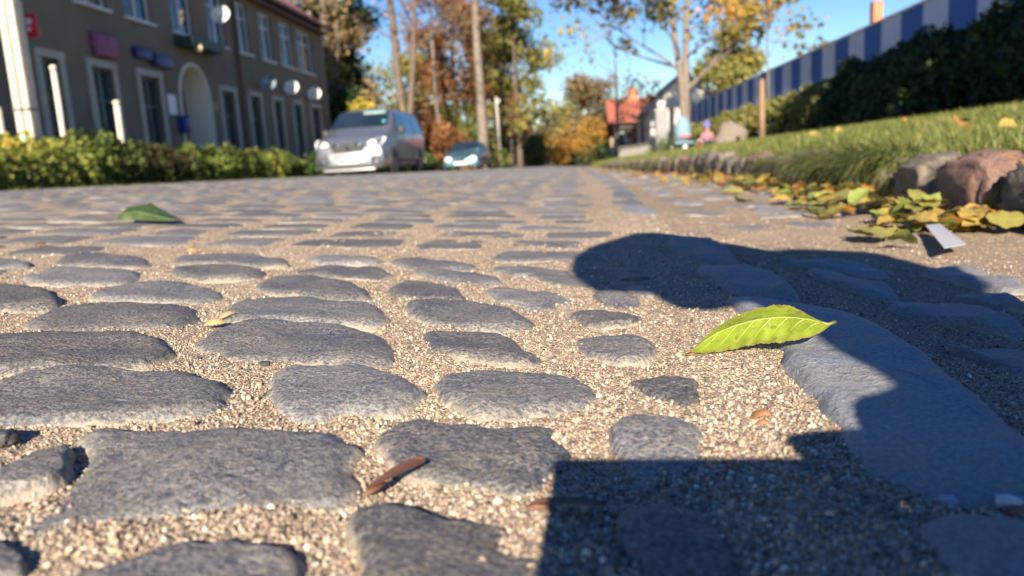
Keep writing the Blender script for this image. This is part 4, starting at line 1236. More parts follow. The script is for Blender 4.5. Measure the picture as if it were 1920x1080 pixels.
# red roofed house: its gable faces the street end, red slope towards the road
Y = 64
xa, xb = Xat(1142, Y), Xat(1300, Y)
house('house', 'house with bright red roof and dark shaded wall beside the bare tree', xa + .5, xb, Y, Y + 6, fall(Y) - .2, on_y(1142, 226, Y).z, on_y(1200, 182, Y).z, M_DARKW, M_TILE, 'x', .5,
      [(Xat(1200, Y), on_y(1200, 255, Y).z, .5, .7), (Xat(1165, Y), on_y(1165, 262, Y).z, .4, .6)], (Xat(1188, Y) + .3, Y + 3, .4, on_y(1188, 160, Y).z))
c = Xat(1150, Y)
for px in (1150, 1181):
    tag(MB().box(Xat(px, 62) - .22, Xat(px, 62) + .22, 61.8, 62.2, fall(62) - .2, on_y(px, 258, 62).z).build('pillar', M_BEIGE, None), 'cream porch pillar %s the bare dark tree' % ('left of' if px == 1150 else 'right of'), 'pillar')
# white gabled house
Y = 47
house('house', 'white gabled house lit by the sun behind the maple trunks', Xat(1222, Y), Xat(1350, Y), Y, Y + 10, fall(Y), on_y(1345, 197, Y).z, on_y(1287, 136, Y).z, M_WHITEW, M_GREYR, 'y', .25,
      [(Xat(1290, Y), on_y(1290, 178, Y).z, .35, .5)], (Xat(1316, Y), Y + 4, .38, on_y(1316, 143, Y).z))
# white garage block
Y = 40
gx0, gx1 = Xat(1246, Y), Xat(1279, Y)
o = empty('garage', ((gx0 + gx1) / 2, Y, fall(Y)), 0, 'small flat white garage block beside the grey gate pillar', 'garage')
zt = on_y(1262, 207, Y).z - fall(Y); hw = (gx1 - gx0) / 2
MB().box(-hw, hw, 0, 4, 0, zt).build('wall', M_WHITEW, o)
MB().box(-hw - .06, hw + .06, -.06, 4.06, zt + .002, zt + .12).build('roof_slab', M_BEIGE, o)
MB().box(-hw * .6, hw * .6, -.03, -.002, .1, zt * .62).build('garage_door', simple('cream_door', (0.62, 0.59, 0.52), .6, .06), o)
# grey gate pillar with round lamp
Y = 36
b = on_y(1241, 270, Y)
o = empty('gate_pillar', (b.x, Y, fall(Y)), 0, 'grey gate pillar topped by a white globe lamp', 'pillar')
zt = on_y(1241, 208, Y).z - fall(Y)
MB().box(-.27, .27, -.27, .27, 0, zt).build('shaft', simple('pillar_grey', (0.24, 0.235, 0.24), .8, .1), o, bevel=.02)
MB().box(-.32, .32, -.32, .32, zt + .002, zt + .08).build('capstone', M_CONC, o, bevel=.02)
MB().lathe([(.03, zt + .082), (.14, zt + .16), (.19, zt + .28), (.14, zt + .40), (.03, zt + .47)], 14).build('globe_lamp', M_SIGNW, o, True)
# low white wall
Y = 44
x0, x1 = Xat(1160, Y), Xat(1236, 38)
o = empty('low_wall', ((x0 + x1) / 2, 41, fall(41)), radians(0), 'low white garden wall in front of the red roofed house', 'wall')
MB().add([(x0 - o.location.x, 3, -.3), (x1 - o.location.x, -3, -.3), (x1 - o.location.x, -3, 1.0), (x0 - o.location.x, 3, .88), (x0 - o.location.x + .1, 3.22, -.3), (x1 - o.location.x + .1, -2.78, -.3), (x1 - o.location.x + .1, -2.78, 1.0), (x0 - o.location.x + .1, 3.22, .88)],
         [(0, 1, 2, 3), (4, 7, 6, 5), (3, 2, 6, 7), (0, 3, 7, 4), (1, 5, 6, 2)]).build('wall', M_WHITEW, o)
MB().add([(x0 - o.location.x - .04, 2.96, .883), (x1 - o.location.x - .04, -3.04, 1.003), (x1 - o.location.x + .14, -2.74, 1.003), (x0 - o.location.x + .14, 3.26, .883), (x0 - o.location.x - .04, 2.96, .94), (x1 - o.location.x - .04, -3.04, 1.06), (x1 - o.location.x + .14, -2.74, 1.06), (x0 - o.location.x + .14, 3.26, .94)],
         [(0, 3, 2, 1), (4, 5, 6, 7), (0, 1, 5, 4), (1, 2, 6, 5), (2, 3, 7, 6), (3, 0, 4, 7)]).build('coping', M_BEIGE, o)
# far end of the street
Y = 100
house('house', 'distant beige house at the end of the street', Xat(992, Y), Xat(1042, Y), Y, Y + 8, fall(Y) - 1, on_y(1020, 284, Y).z, on_y(1020, 268, Y).z, M_BEIGE, M_BEIGE, 'y', .2, [(Xat(1026, Y), on_y(1026, 300, Y).z, .5, .5), (Xat(1008, Y), on_y(1008, 302, Y).z, .4, .5)])
Y = 112
house('house', 'distant house with a pale grey roof behind orange shrubs', Xat(1040, Y), Xat(1078, Y), Y, Y + 8, fall(Y) - 1, on_y(1060, 262, Y).z, on_y(1060, 234, Y).z, M_BRICK, M_GREYR, 'x', .3)
# low house behind the fence, only its chimney shows
Y = 26
xc = Xat(1637, Y); zc = on_y(1637, 4, Y).z
house('house', 'low house behind the striped fence showing only its orange brick chimney', xc - 1.5, xc + 6.5, Y - 3, Y + 4, .3, 1.9, 3.0, M_BEIGE, M_TILE, 'x', .3, (), (xc, Y, .145, zc))

# ------------------------------------------------------------------ vehicles
def ring(zb_, zm, zt, wb, wm, wt, crown_=.03):
    h = [(0, zb_), (wb * .9, zb_), (wb, zb_ + .06), (wm, (zb_ + zm) * .5), (wm, zm), (wt + (wm - wt) * .12, zt - (zt - zm) * .14), (wt * .93, zt - .012), (wt * .6, zt + crown_ * .7), (0, zt + crown_)]
    return h + [(-x, z) for x, z in h[-2:0:-1]]
def loft_body(name, st, mat, parent):
    V = []; F = []; rings = [ring(*s[1:]) for s in st]; n = len(rings[0])
    for s, r in zip(st, rings): V += [(x, s[0], z) for x, z in r]
    for i in range(len(st) - 1):
        F += [(i * n + k, i * n + (k + 1) % n, (i + 1) * n + (k + 1) % n, (i + 1) * n + k) for k in range(n)]
    F += [tuple(range(n)), tuple(range((len(st) - 1) * n, len(st) * n))[::-1]]
    mb = MB().add(V, F)
    o = mb.build(name, mat, parent, True)
    o.data.set_sharp_from_angle(angle=radians(40))
    return o
def paint(name, col, metal=.6):
    m, nt, b = new_mat(name)
    nt.links.new(ramp(nt, noise_tex(nt, 2, 4, .6, ocoord(nt)), [(.3, tuple(c * .9 for c in col)), (.7, col)]), b.inputs['Base Color'])
    b.inputs['Metallic'].default_value = metal; b.inputs['Roughness'].default_value = .32
    b.inputs['Coat Weight'].default_value = .8; b.inputs['Coat Roughness'].default_value = .05
    return m
M_TYRE = simple('tyre_rubber', (0.022, 0.022, 0.024), .85, .2)
M_RIM = simple('alloy_rim', (0.42, 0.43, 0.45), .35, .1, metal=.8)
M_BLACKP = simple('black_plastic', (0.03, 0.03, 0.034), .55, .15)
M_CHROME = simple('chrome', (0.80, 0.80, 0.82), .12, .03, metal=1.0)
M_SILVER = simple('silver_trim', (0.42, 0.43, 0.45), .38, .05, metal=.35)
M_LAMP = simple('headlamp_lens', (0.80, 0.80, 0.80), .10, .06, coat=1.0)
M_PLATE = simple('plate_white', (0.80, 0.80, 0.78), .4, .03)
M_CARGL = glass_mat('car_glass', (0.010, 0.018, 0.028))
def wheel(parent, x, y, r, w):
    s = 1 if x > 0 else -1
    o = empty('wheel', (x, y, r)); o.parent = parent
    M = Matrix.Rotation(s * pi / 2, 4, 'Y')
    MB().lathe([(r * .62, -w / 2), (r * .92, -w / 2), (r, -w * .32), (r, w * .32), (r * .92, w / 2), (r * .62, w / 2), (r * .62, w * .2)], 24, M).build('tyre', M_TYRE, o, True)
    mb = MB().lathe([(.05, w * .34), (r * .18, w * .36), (r * .2, w * .25), (r * .6, w * .22), (r * .63, w * .4), (r * .6, w * .1)], 24, M)
    for k in range(5):
        a = k * 2 * pi / 5
        mb.tube([M @ Vector((r * .1 * cos(a), r * .1 * sin(a), w * .36)), M @ Vector((r * .6 * cos(a), r * .6 * sin(a), w * .36))], r * .09, 5)
    mb.build('rim', M_RIM, o, True)
def quad_panel(name, P, mat, parent, off=.012):
    P = [Vector(p) for p in P]; nrm = (P[1] - P[0]).cross(P[-1] - P[0]).normalized()
    n = len(P)
    return MB().add([p + nrm * off for p in P] + [p - nrm * .02 for p in P], [tuple(range(n)), tuple(range(n, 2 * n))[::-1]] + [(i, n + i, n + (i + 1) % n, (i + 1) % n) for i in range(n)]).build(name, mat, parent)
def van():
    root = empty('van', (0, 0, 0), 0, 'silver grey passenger van parked facing us at the far kerb', 'van')
    P = paint('silver_grey_paint', (0.215, 0.24, 0.29))
    st = [(0.0, .26, .50, .74, .66, .78, .74, .01), (.05, .23, .55, .86, .84, .90, .84, .02), (.22, .22, .70, 1.02, .93, .96, .88, .04), (.55, .22, .80, 1.12, .95, .965, .87, .05), (.98, .22, .98, 1.24, .955, .97, .86, .05),
          (1.15, .22, 1.10, 1.34, .955, .97, .86, .05), (1.80, .22, 1.14, 1.80, .955, .97, .76, .05), (2.05, .22, 1.14, 1.875, .955, .97, .76, .05), (3.2, .22, 1.14, 1.905, .955, .97, .76, .05), (4.5, .23, 1.14, 1.89, .955, .965, .75, .05), (4.82, .25, 1.12, 1.84, .94, .95, .74, .04), (4.95, .32, 1.05, 1.6, .90, .91, .76, .02)]
    body = loft_body('body', st, P, root)
    # windscreen and side glass
    def top(y, f, dz=0.0):
        for a, b in zip(st, st[1:]):
            if a[0] <= y <= b[0]:
                t = (y - a[0]) / (b[0] - a[0]); L = [u + (v - u) * t for u, v in zip(a, b)]
                return Vector((L[6] * f, y, L[3] + dz))
    ws = []
    for s in (-1, 1): pass
    quad_panel('windscreen', [top(1.12, -.92), top(1.12, .92), top(1.80, .92, -.01), top(1.80, -.92, -.01)], M_CARGL, root, .055)
    quad_panel('sun_strip', [top(1.66, .02, .02), top(1.66, .82, .02), top(1.76, .82, .02), top(1.76, .02, .02)], simple('tinted_strip', (0.30, 0.42, 0.40), .3), root, .048)
    MB().lathe([(.055, 0), (.055, .012)], 12, Matrix.Translation(top(1.28, .80, .07)) @ Matrix.Rotation(radians(35), 4, 'X')).build('sticker', simple('teal_sticker', (0.10, 0.45, 0.42), .5), root)
    for s in (-1, 1):
        for (ya, yb_, yc, yd) in ((1.45, 2.25, 2.25, 1.92), (2.33, 3.45, 3.45, 2.33), (3.53, 4.62, 4.50, 3.53)):
            x0, x1 = .972 * s, .80 * s
            P4 = [(x0, ya, 1.20), (x0, yb_, 1.20), (x1, yc, 1.74), (x1, yd, 1.74)]
            quad_panel('side_window', P4 if s > 0 else P4[::-1], M_CARGL, root, .016)
        for yy in (.98, 3.98):
            MB().lathe([(.40, -.02), (.40, .028)], 20, Matrix.Translation((.955 * s, yy, .36)) @ Matrix.Rotation(s * pi / 2, 4, 'Y')).build('wheel_arch', M_BLACKP, root)
            wheel(root, .89 * s, yy, .335, .215)
        MB().box(.955 * s - .02, .955 * s + .02, 1.45, 3.55, .34, .46).build('side_moulding', M_BLACKP, root, bevel=.01)
        m = MB().box(1.0 * s if s > 0 else -1.17, 1.17 if s > 0 else -1.0, 1.42, 1.56, 1.12, 1.36).build('mirror', M_BLACKP, root, bevel=.04)
        # headlamp: swept back along the corner
        hp = [(.50 * s, .035, .84), (.86 * s, .085, .80), (.935 * s, .24, .92), (.935 * s, .40, 1.02), (.80 * s, .20, 1.03), (.56 * s, .10, .93)]
        n = 6; V = [Vector(p) + Vector((.015 * s, -.03, .012)) for p in hp] + [Vector(p) + Vector((-.03 * s, .08, -.02)) for p in hp]
        MB().add(V, [tuple(range(6)), tuple(range(6, 12))[::-1]] + [(i, 6 + i, 6 + (i + 1) % 6, (i + 1) % 6) for i in range(6)]).build('headlight', M_LAMP, root)
        MB().box(min(.60 * s, .86 * s), max(.60 * s, .86 * s), -.012, .08, .34, .55).build('bumper_vent', M_BLACKP, root, bevel=.02)
        MB().lathe([(.055, 0), (.06, .03), (.02, .035)], 14, Matrix.Translation((.72 * s, -.012, .40)) @ Matrix.Rotation(pi / 2, 4, 'X')).build('fog_light', M_CHROME, root)
        MB().lathe([(.075, 0), (.085, .035), (.06, .05), (.01, .055)], 16, Matrix.Translation((.30 * s, -.015, .86)) @ Matrix.Rotation(pi / 2, 4, 'X')).build('grille_ring', M_CHROME, root)
    g = MB().prism([(-.50, .86), (-.40, .68), (.40, .68), (.50, .86), (.40, .90), (-.40, .90)], 'y', -.028, .12).build('grille', M_BLACKP, root)
    MB().prism([(-.06, .74), (0, .70), (.06, .74), (.065, .84), (0, .88), (-.065, .84)], 'y', -.05, -.03).build('emblem', M_CHROME, root)
    MB().prism([(-.56, .645), (-.46, .34), (.46, .34), (.56, .645)], 'y', -.035, .1).build('bumper_shield', M_SILVER, root, bevel=.02)
    MB().box(-.36, .36, -.052, -.037, .535, .57).build('bumper_slot', M_BLACKP, root)
    MB().box(-.26, .26, -.055, -.038, .38, .49).build('number_plate', M_PLATE, root)
    MB().box(-.78, .78, -.01, .2, .25, .325).build('lower_grille', M_BLACKP, root)
    MB().box(-.70, .70, -.045, .1, .17, .235).build('skid_plate', M_SILVER, root, bevel=.02)
    return root
v = van()
cx = (Xat(592, 20.4) + Xat(737, 20.4)) / 2
v.location = (cx - .12, 20.3, surf(cx, 22) + .0)
v.rotation_euler = (0, 0, radians(-2.0))
v.scale = (1.05, 1.0, 1.02)
def car():
    root = empty('car', (0, 0, 0), 0, 'dark teal saloon car parked behind the silver van', 'car')
    P = paint('dark_teal_paint', (0.08, 0.19, 0.24))
    st = [(0.0, .24, .42, .58, .60, .70, .62, .01), (.06, .20, .46, .66, .76, .80, .72, .02), (.35, .19, .58, .78, .82, .85, .76, .04), (1.05, .19, .70, .92, .84, .86, .74, .04), (1.25, .19, .80, .98, .84, .86, .72, .04), (1.95, .19, .86, 1.38, .84, .86, .58, .04), (2.4, .19, .87, 1.44, .84, .86, .58, .04), (3.0, .19, .87, 1.42, .84, .86, .58, .03), (3.7, .2, .87, 1.05, .83, .85, .66, .03), (4.2, .22, .80, .98, .80, .82, .68, .02), (4.32, .3, .7, .86, .74, .76, .66, .01)]
    loft_body('body', st, P, root)
    quad_panel('windscreen', [(-.66, 1.27, 1.0), (.66, 1.27, 1.0), (.54, 1.93, 1.40), (-.54, 1.93, 1.40)], M_CARGL, root, .05)
    for s in (-1, 1):
        P4 = [(.862 * s, 1.55, .90), (.862 * s, 3.1, .90), (.64 * s, 2.95, 1.34), (.64 * s, 2.05, 1.34)]
        quad_panel('side_window', P4 if s > 0 else P4[::-1], M_CARGL, root, .014)
        for yy in (.82, 3.42):
            MB().lathe([(.36, -.02), (.36, .02)], 18, Matrix.Translation((.845 * s, yy, .32)) @ Matrix.Rotation(s * pi / 2, 4, 'Y')).build('wheel_arch', M_BLACKP, root)
            wheel(root, .78 * s, yy, .30, .19)
        MB().box(min(.87 * s, 1.0 * s), max(.87 * s, 1.0 * s), 1.5, 1.6, .90, 1.03).build('mirror', M_BLACKP, root, bevel=.03)
        MB().lathe([(.02, .05), (.10, .035), (.14, 0), (.14, -.1)], 16, Matrix.Translation((.56 * s, .03, .58)) @ Matrix.Rotation(radians(80), 4, 'X') @ Matrix.Diagonal((1.25, .95, 1, 1))).build('headlight', M_LAMP, root, True)
    MB().prism([(-.32, .62), (-.22, .48), (.22, .48), (.32, .62)], 'y', -.03, .1).build('grille', M_BLACKP, root)
    MB().box(-.66, .66, -.04, .08, .27, .46).build('bumper', paint('teal_bumper', (0.10, 0.26, 0.32), .3), root, bevel=.04)
    MB().box(-.30, .30, -.06, -.043, .33, .43).build('number_plate', M_PLATE, root)
    MB().prism([(-.05, .55), (0, .51), (.05, .55), (0, .61)], 'y', -.05, -.032).build('emblem', M_CHROME, root)
    return root
c = car()
cx = (Xat(822, 37.5) + Xat(905, 37.5)) / 2 + .0
c.location = (cx, 37.5, surf(cx, 37.5)); c.rotation_euler = (0, 0, radians(-3)); c.scale = (1.12, 1, 1.02)

# ------------------------------------------------------------------ pushchair, toddler, boulder on the lawn
Y = 21.5
b = on_y(1281, 272, Y); zl = lawn_z(b.x, Y)
pc = empty('pushchair', (b.x, Y, zl), radians(5), 'pale blue hooded pushchair with a red band standing on the lawn', 'pushchair')
M_PB = simple('pale_blue_cloth', (0.17, 0.27, 0.34), .7, .08)
prof = [(.10, .30), (.20, .36), (.235, .50), (.225, .66), (.18, .84), (.10, .96), (.02, 1.0)]
MB().lathe(prof, 18, Matrix.Diagonal((1, .8, 1, 1))).build('hood', M_PB, pc, True)
MB().lathe([(.15, .40), (.20, .41), (.20, .47), (.15, .48)], 14, Matrix.Translation((.03, -.05, 0))).build('band', simple('faded_red_cloth', (0.50, 0.20, 0.20), .7, .1), pc, True)
MB().box(-.26, .26, -.22, .25, .22, .30).build('seat_tray', M_PB, pc, bevel=.05)
MB().tube([(-.2, .25, .3), (-.2, .45, .85), (.2, .45, .85), (.2, .25, .3)], .014, 6).build('handle', M_BLACKP, pc)
for (wx, wy, wr) in ((0, -.2, .12), (-.24, .25, .13), (.24, .25, .13)):
    w = empty('wheel', (wx, wy, wr)); w.parent = pc
    M = Matrix.Rotation(pi / 2, 4, 'Y') @ Matrix.Identity(4) if wx else Matrix.Rotation(pi / 2, 4, 'X') @ Matrix.Rotation(radians(20), 4, 'Y')
    MB().lathe([(wr * .7, -.03), (wr, -.025), (wr, .025), (wr * .7, .03)], 16, M).build('tyre', M_TYRE, w, True)
    MB().lathe([(.01, -.033), (wr * .68, -.032), (wr * .68, .032), (.01, .033)], 16, M).build('hub', M_SIGNW, w, True)
MB().tube([(0, -.2, .12), (0, -.1, .3)], .015, 6).build('fork', M_BLACKP, pc)

# ------------------------------------------------------------------ people: one continuous skinned body each
def person_mesh(name, J, E_, mats, mat_of, parent, sub=2):
    """J: name -> (co, radius); E_: edges; mat_of: joint -> material slot"""
    names = list(J)
    me = bpy.data.meshes.new(name)
    me.from_pydata([J[k][0] for k in names], [(names.index(a), names.index(b)) for a, b in E_], [])
    o = bpy.data.objects.new(name, me); COL.objects.link(o)
    sk = o.modifiers.new('skin', 'SKIN'); sk.use_smooth_shade = True
    for i, k in enumerate(names):
        r = J[k][1]; r = r if hasattr(r, '__len__') else (r, r)
        me.skin_vertices[0].data[i].radius = r
        me.skin_vertices[0].data[i].use_root = (i == 0)
    sb = o.modifiers.new('sub', 'SUBSURF'); sb.levels = sub; sb.render_levels = sub
    bpy.context.view_layer.update()
    m2 = bpy.data.meshes.new_from_object(o.evaluated_get(bpy.context.evaluated_depsgraph_get()))
    bpy.data.objects.remove(o); m2.name = name
    for m in mats: m2.materials.append(m)
    A = np.array([J[a][0] for a, b in E_]); B = np.array([J[b][0] for a, b in E_])
    rr_ = lambda k: float(np.mean(J[k][1]))
    RA = np.array([rr_(a) for a, b in E_]); RB = np.array([rr_(b) for a, b in E_])
    AB = B - A; L2_ = (AB ** 2).sum(1) + 1e-12
    for f in m2.polygons:
        c = np.array(f.center)
        t = np.clip(((c - A) * AB).sum(1) / L2_, 0, 1)
        d = np.linalg.norm(A + AB * t[:, None] - c, axis=1) - (RA + (RB - RA) * t)
        k = int(np.argmin(d))
        f.material_index = mat_of[E_[k][0] if t[k] < .5 else E_[k][1]]
        f.use_smooth = True
    return link(name, m2, parent)
M_SKIN = simple('skin', (0.50, 0.30, 0.21), .55, .08, 20)
M_PINK = simple('dusty_pink_jacket', (0.34, 0.17, 0.21), .8, .12)
M_TROU = simple('dark_grey_trousers', (0.07, 0.065, 0.075), .85, .15)
b = on_y(1326, 264, 21.0); zl = lawn_z(b.x, 21.0)
kid_root = empty('person', (b.x, 21.0, zl), 0, 'toddler in dusty pink jacket and purple hat squatting on the lawn', 'person')
J = {'pelvis': ((0, .10, .19), (.10, .09)), 'waist': ((0, .08, .27), (.10, .09)), 'chest': ((0, .03, .38), (.105, .09)), 'neck': ((0, 0, .455), .045), 'chin': ((0, -.02, .50), .06), 'head': ((0, -.01, .57), (.085, .09)), 'crown': ((0, 0, .63), .06)}
E_ = [('pelvis', 'waist'), ('waist', 'chest'), ('chest', 'neck'), ('neck', 'chin'), ('chin', 'head'), ('head', 'crown')]
mo = {'pelvis': 2, 'waist': 1, 'chest': 1, 'neck': 1, 'chin': 0, 'head': 0, 'crown': 0}
for s, t in ((-1, 'l'), (1, 'r')):
    J.update({'hip' + t: ((.07 * s, .08, .18), .07), 'knee' + t: ((.10 * s, -.13, .20), .055), 'ankle' + t: ((.09 * s, -.02, .05), .038), 'toe' + t: ((.10 * s, -.13, .03), .03),
              'sh' + t: ((.105 * s, .02, .40), .05), 'elb' + t: ((.15 * s, -.06, .28), .042), 'wr' + t: ((.10 * s - (.12 if s < 0 else 0), -.17, .24), .03), 'hand' + t: ((.08 * s - (.15 if s < 0 else 0), -.21, .22), .028)})
    E_ += [('pelvis', 'hip' + t), ('hip' + t, 'knee' + t), ('knee' + t, 'ankle' + t), ('ankle' + t, 'toe' + t), ('chest', 'sh' + t), ('sh' + t, 'elb' + t), ('elb' + t, 'wr' + t), ('wr' + t, 'hand' + t)]
    mo.update({'hip' + t: 2, 'knee' + t: 2, 'ankle' + t: 2, 'toe' + t: 2, 'sh' + t: 1, 'elb' + t: 1, 'wr' + t: 1, 'hand' + t: 0})
person_mesh('body', J, E_, [M_SKIN, M_PINK, M_TROU], mo, kid_root)
MB().lathe([(.100, .555), (.108, .585), (.100, .64), (.075, .69), (.03, .715), (.005, .72)], 18).build('hat', simple('purple_hat', (0.15, 0.13, 0.36), .85, .1), kid_root, True)
MB().lathe([(.018, .72), (.032, .74), (.018, .765)], 10).build('bobble', simple('lilac_bobble', (0.35, 0.30, 0.60), .9), kid_root, True)
for s in (-1, 1):
    MB().lathe([(.003, -.012), (.011, -.006), (.011, .006), (.003, .012)], 8, Matrix.Translation((.032 * s, -.098, .565))).build('eye', M_BLACKP, kid_root, True)
b2 = on_y(1311, 260, 20.8)
ty = empty('toy', (b2.x, 20.8, lawn_z(b2.x, 20.8)), 0, 'small red toy pail beside the toddler on the lawn', 'toy')
MB().lathe([(.07, 0), (.10, .16), (.105, .165), (.09, .16), (.065, .02)], 14).build('pail', simple('toy_red', (0.48, 0.10, 0.08), .5, .1), ty, True)
MB().tube([(-.10, 0, .16), (-.07, 0, .24), (.07, 0, .24), (.10, 0, .16)], .008, 6).build('handle', M_SIGNW, ty)
b = on_y(1370, 262, 20.5); zl = lawn_z(b.x, 20.5)
o = boulder('boulder', None, (0, 0, 0), (.34, .28, .36), 77, rock_mat('lawn_boulder', (0.11, 0.095, 0.075), (0.19, 0.16, 0.13), (0.25, 0.18, 0.16)), 4)
o.location = (b.x, 20.5, zl + .22); o.rotation_euler = (0, radians(18), 0)
tag(o, 'grey boulder with a pinkish foot leaning on the lawn beside the hedge', 'boulder')

# ------------------------------------------------------------------ the photographer, kneeling behind the phone
M_JACK = simple('navy_jacket', (0.03, 0.035, 0.06), .8, .2, 8)
M_JEAN = simple('blue_jeans', (0.05, 0.07, 0.13), .9, .2, 10)
M_HAIR = simple('brown_hair', (0.06, 0.04, 0.03), .6, .3, 30)
ph = empty('person', (.34, -.62, 0), 0, 'person kneeling with one arm stretched out holding a phone low over the setts', 'person')
J = {'pelvis': ((.40, -.72, .30), (.15, .13)), 'belly': ((.297, -.66, .43), (.165, .13)), 'chest': ((.33, -.54, .62), (.165, .135)), 'neckb': ((.24, -.44, .735), .06), 'neck': ((.19, -.40, .72), .055),
     'skull': ((.098, -.38, .715), (.09, .10)), 'face': ((.056, -.355, .63), (.08, .085)), 'chin': ((.05, -.34, .555), .05)}
E_ = [('pelvis', 'belly'), ('belly', 'chest'), ('chest', 'neckb'), ('neckb', 'neck'), ('neck', 'skull'), ('skull', 'face'), ('face', 'chin')]
mo = {'pelvis': 2, 'belly': 1, 'chest': 1, 'neckb': 1, 'neck': 0, 'skull': 0, 'face': 0, 'chin': 0}
J.update({'shr': ((.45, -.44, .70), .075), 'elbr': ((.40, -.19, .44), .055), 'wrr': ((.222, -.070, .212), .050), 'knuck': ((.190, -.050, .178), (.056, .056)), 'palm': ((.142, -.030, .150), (.056, .050)),
          'shl': ((.165, -.46, .67), .068), 'elbl': ((.085, -.37, .535), .046), 'wrl': ((.25, -.36, .565), .034), 'palml': ((.33, -.345, .545), (.036, .024))})
E_ += [('chest', 'shr'), ('shr', 'elbr'), ('elbr', 'wrr'), ('wrr', 'knuck'), ('knuck', 'palm'), ('chest', 'shl'), ('shl', 'elbl'), ('elbl', 'wrl'), ('wrl', 'palml')]
mo.update({'shr': 1, 'elbr': 1, 'wrr': 1, 'knuck': 0, 'palm': 0, 'shl': 1, 'elbl': 1, 'wrl': 1, 'palml': 0})
for i in range(4):        # fingers run behind the phone, the thumb in front
    z = .177 - i * .021
    J['f%da' % i] = ((.146, .002, z), .0105); J['f%db' % i] = ((.122 + .004 * i, .012, z - .004), .0095)
    J['f%dc' % i] = ((.100 + .006 * i, .0095, z - .006), .0085)
    E_ += [('palm', 'f%da' % i), ('f%da' % i, 'f%db' % i), ('f%db' % i, 'f%dc' % i)]
    J['g%da' % i] = ((.365, -.345 + .003 * i, .570 - i * .019), .0095); J['g%db' % i] = ((.392, -.338, .568 - i * .020), .0085); J['g%dc' % i] = ((.412, -.342, .560 - i * .019), .0075)
    E_ += [('palml', 'g%da' % i), ('g%da' % i, 'g%db' % i), ('g%db' % i, 'g%dc' % i)]
    for q in 'abc': mo['f%d' % i + q] = 0; mo['g%d' % i + q] = 0
J['nose'] = ((.021, -.268, .628), .013); J['earl'] = ((-.028, -.385, .66), (.012, .02)); J['earr'] = ((.150, -.335, .63), (.012, .02))
E_ += [('face', 'nose'), ('face', 'earl'), ('face', 'earr')]; mo['nose'] = mo['earl'] = mo['earr'] = 0
J['th1'] = ((.138, -.034, .178), .012); J['th2'] = ((.108, -.0235, .166), .010); E_ += [('palm', 'th1'), ('th1', 'th2')]; mo['th1'] = mo['th2'] = 0
for s, t in ((-1, 'l'), (1, 'r')):
    J.update({'hip' + t: ((.40 + .09 * s, -.66, .29), .115), 'mid' + t: ((.39 + .10 * s - (.06 if s < 0 else 0), -.46 + (.04 if s < 0 else 0), .24 + (.02 if s < 0 else 0)), .135 if s < 0 else .115), 'knee' + t: ((.375 + .11 * s - (.065 if s < 0 else 0), -.25 + (.07 if s < 0 else 0), .12 + (.045 if s < 0 else 0)), .125 if s < 0 else .09), 'ank' + t: ((.40 + .09 * s, -.66, .06), .045), 'heel' + t: ((.40 + .09 * s, -.76, .06), .04), 'toe' + t: ((.40 + .09 * s, -.80, .03), .032)})
    E_ += [('pelvis', 'hip' + t), ('hip' + t, 'mid' + t), ('mid' + t, 'knee' + t), ('knee' + t, 'ank' + t), ('ank' + t, 'heel' + t), ('heel' + t, 'toe' + t)]
    for q in ('hip', 'mid', 'knee', 'ank', 'heel', 'toe'): mo[q + t] = 2
b = person_mesh('body', J, E_, [M_SKIN, M_JACK, M_JEAN], mo, ph); b.matrix_parent_inverse = Matrix.Translation(-ph.location)
bm = bmesh.new(); bmesh.ops.create_uvsphere(bm, u_segments=24, v_segments=16, radius=1)
Mh = Matrix.Translation((.088, -.395, .70)) @ Matrix.Rotation(radians(30), 4, 'Y') @ Matrix.Diagonal((.112, .115, .148, 1))
for v_ in bm.verts:
    v_.co *= 1 + .05 * noise.noise(v_.co * 4)
    if v_.co.y > .55: v_.co.y = .55 + (v_.co.y - .55) * .2
    v_.co = Mh @ v_.co
me = bpy.data.meshes.new('hair'); bm.to_mesh(me); bm.free()
for f in me.polygons: f.use_smooth = True
o = link('hair', me, ph, M_HAIR); o.matrix_parent_inverse = Matrix.Translation(-ph.location)
for ex, ey, ez in ((-.002, -.283, .652), (.058, -.272, .648)):
    o = MB().lathe([(.002, -.009), (.009, -.005), (.009, .005), (.002, .009)], 10, Matrix.Translation((ex, ey, ez))).build('eye', M_BLACKP, ph, True); o.matrix_parent_inverse = Matrix.Translation(-ph.location)
phone = empty('phone', (0, 0, EYE), 0, 'black phone held level above the setts by the kneeling person', 'phone')
phone.matrix_world = Matrix.Translation((0, 0, EYE)) @ (Matrix.Rotation(YAW, 4, 'Z') @ Matrix.Rotation(pi / 2 - PITCH, 4, 'X') @ Matrix.Rotation(ROLL, 4, 'Z'))
pm = MB().box(-.025, .133, -.062, .0095, .004, .0115).build('case', M_BLACKP, phone, bevel=.0028)
MB().box(-.021, .129, -.058, .0055, .0116, .0122).build('screen', M_CARGL, phone)
MB().lathe([(.0085, .0015), (.0085, .0039)], 20).build('lens_ring', M_GFRAME, phone)

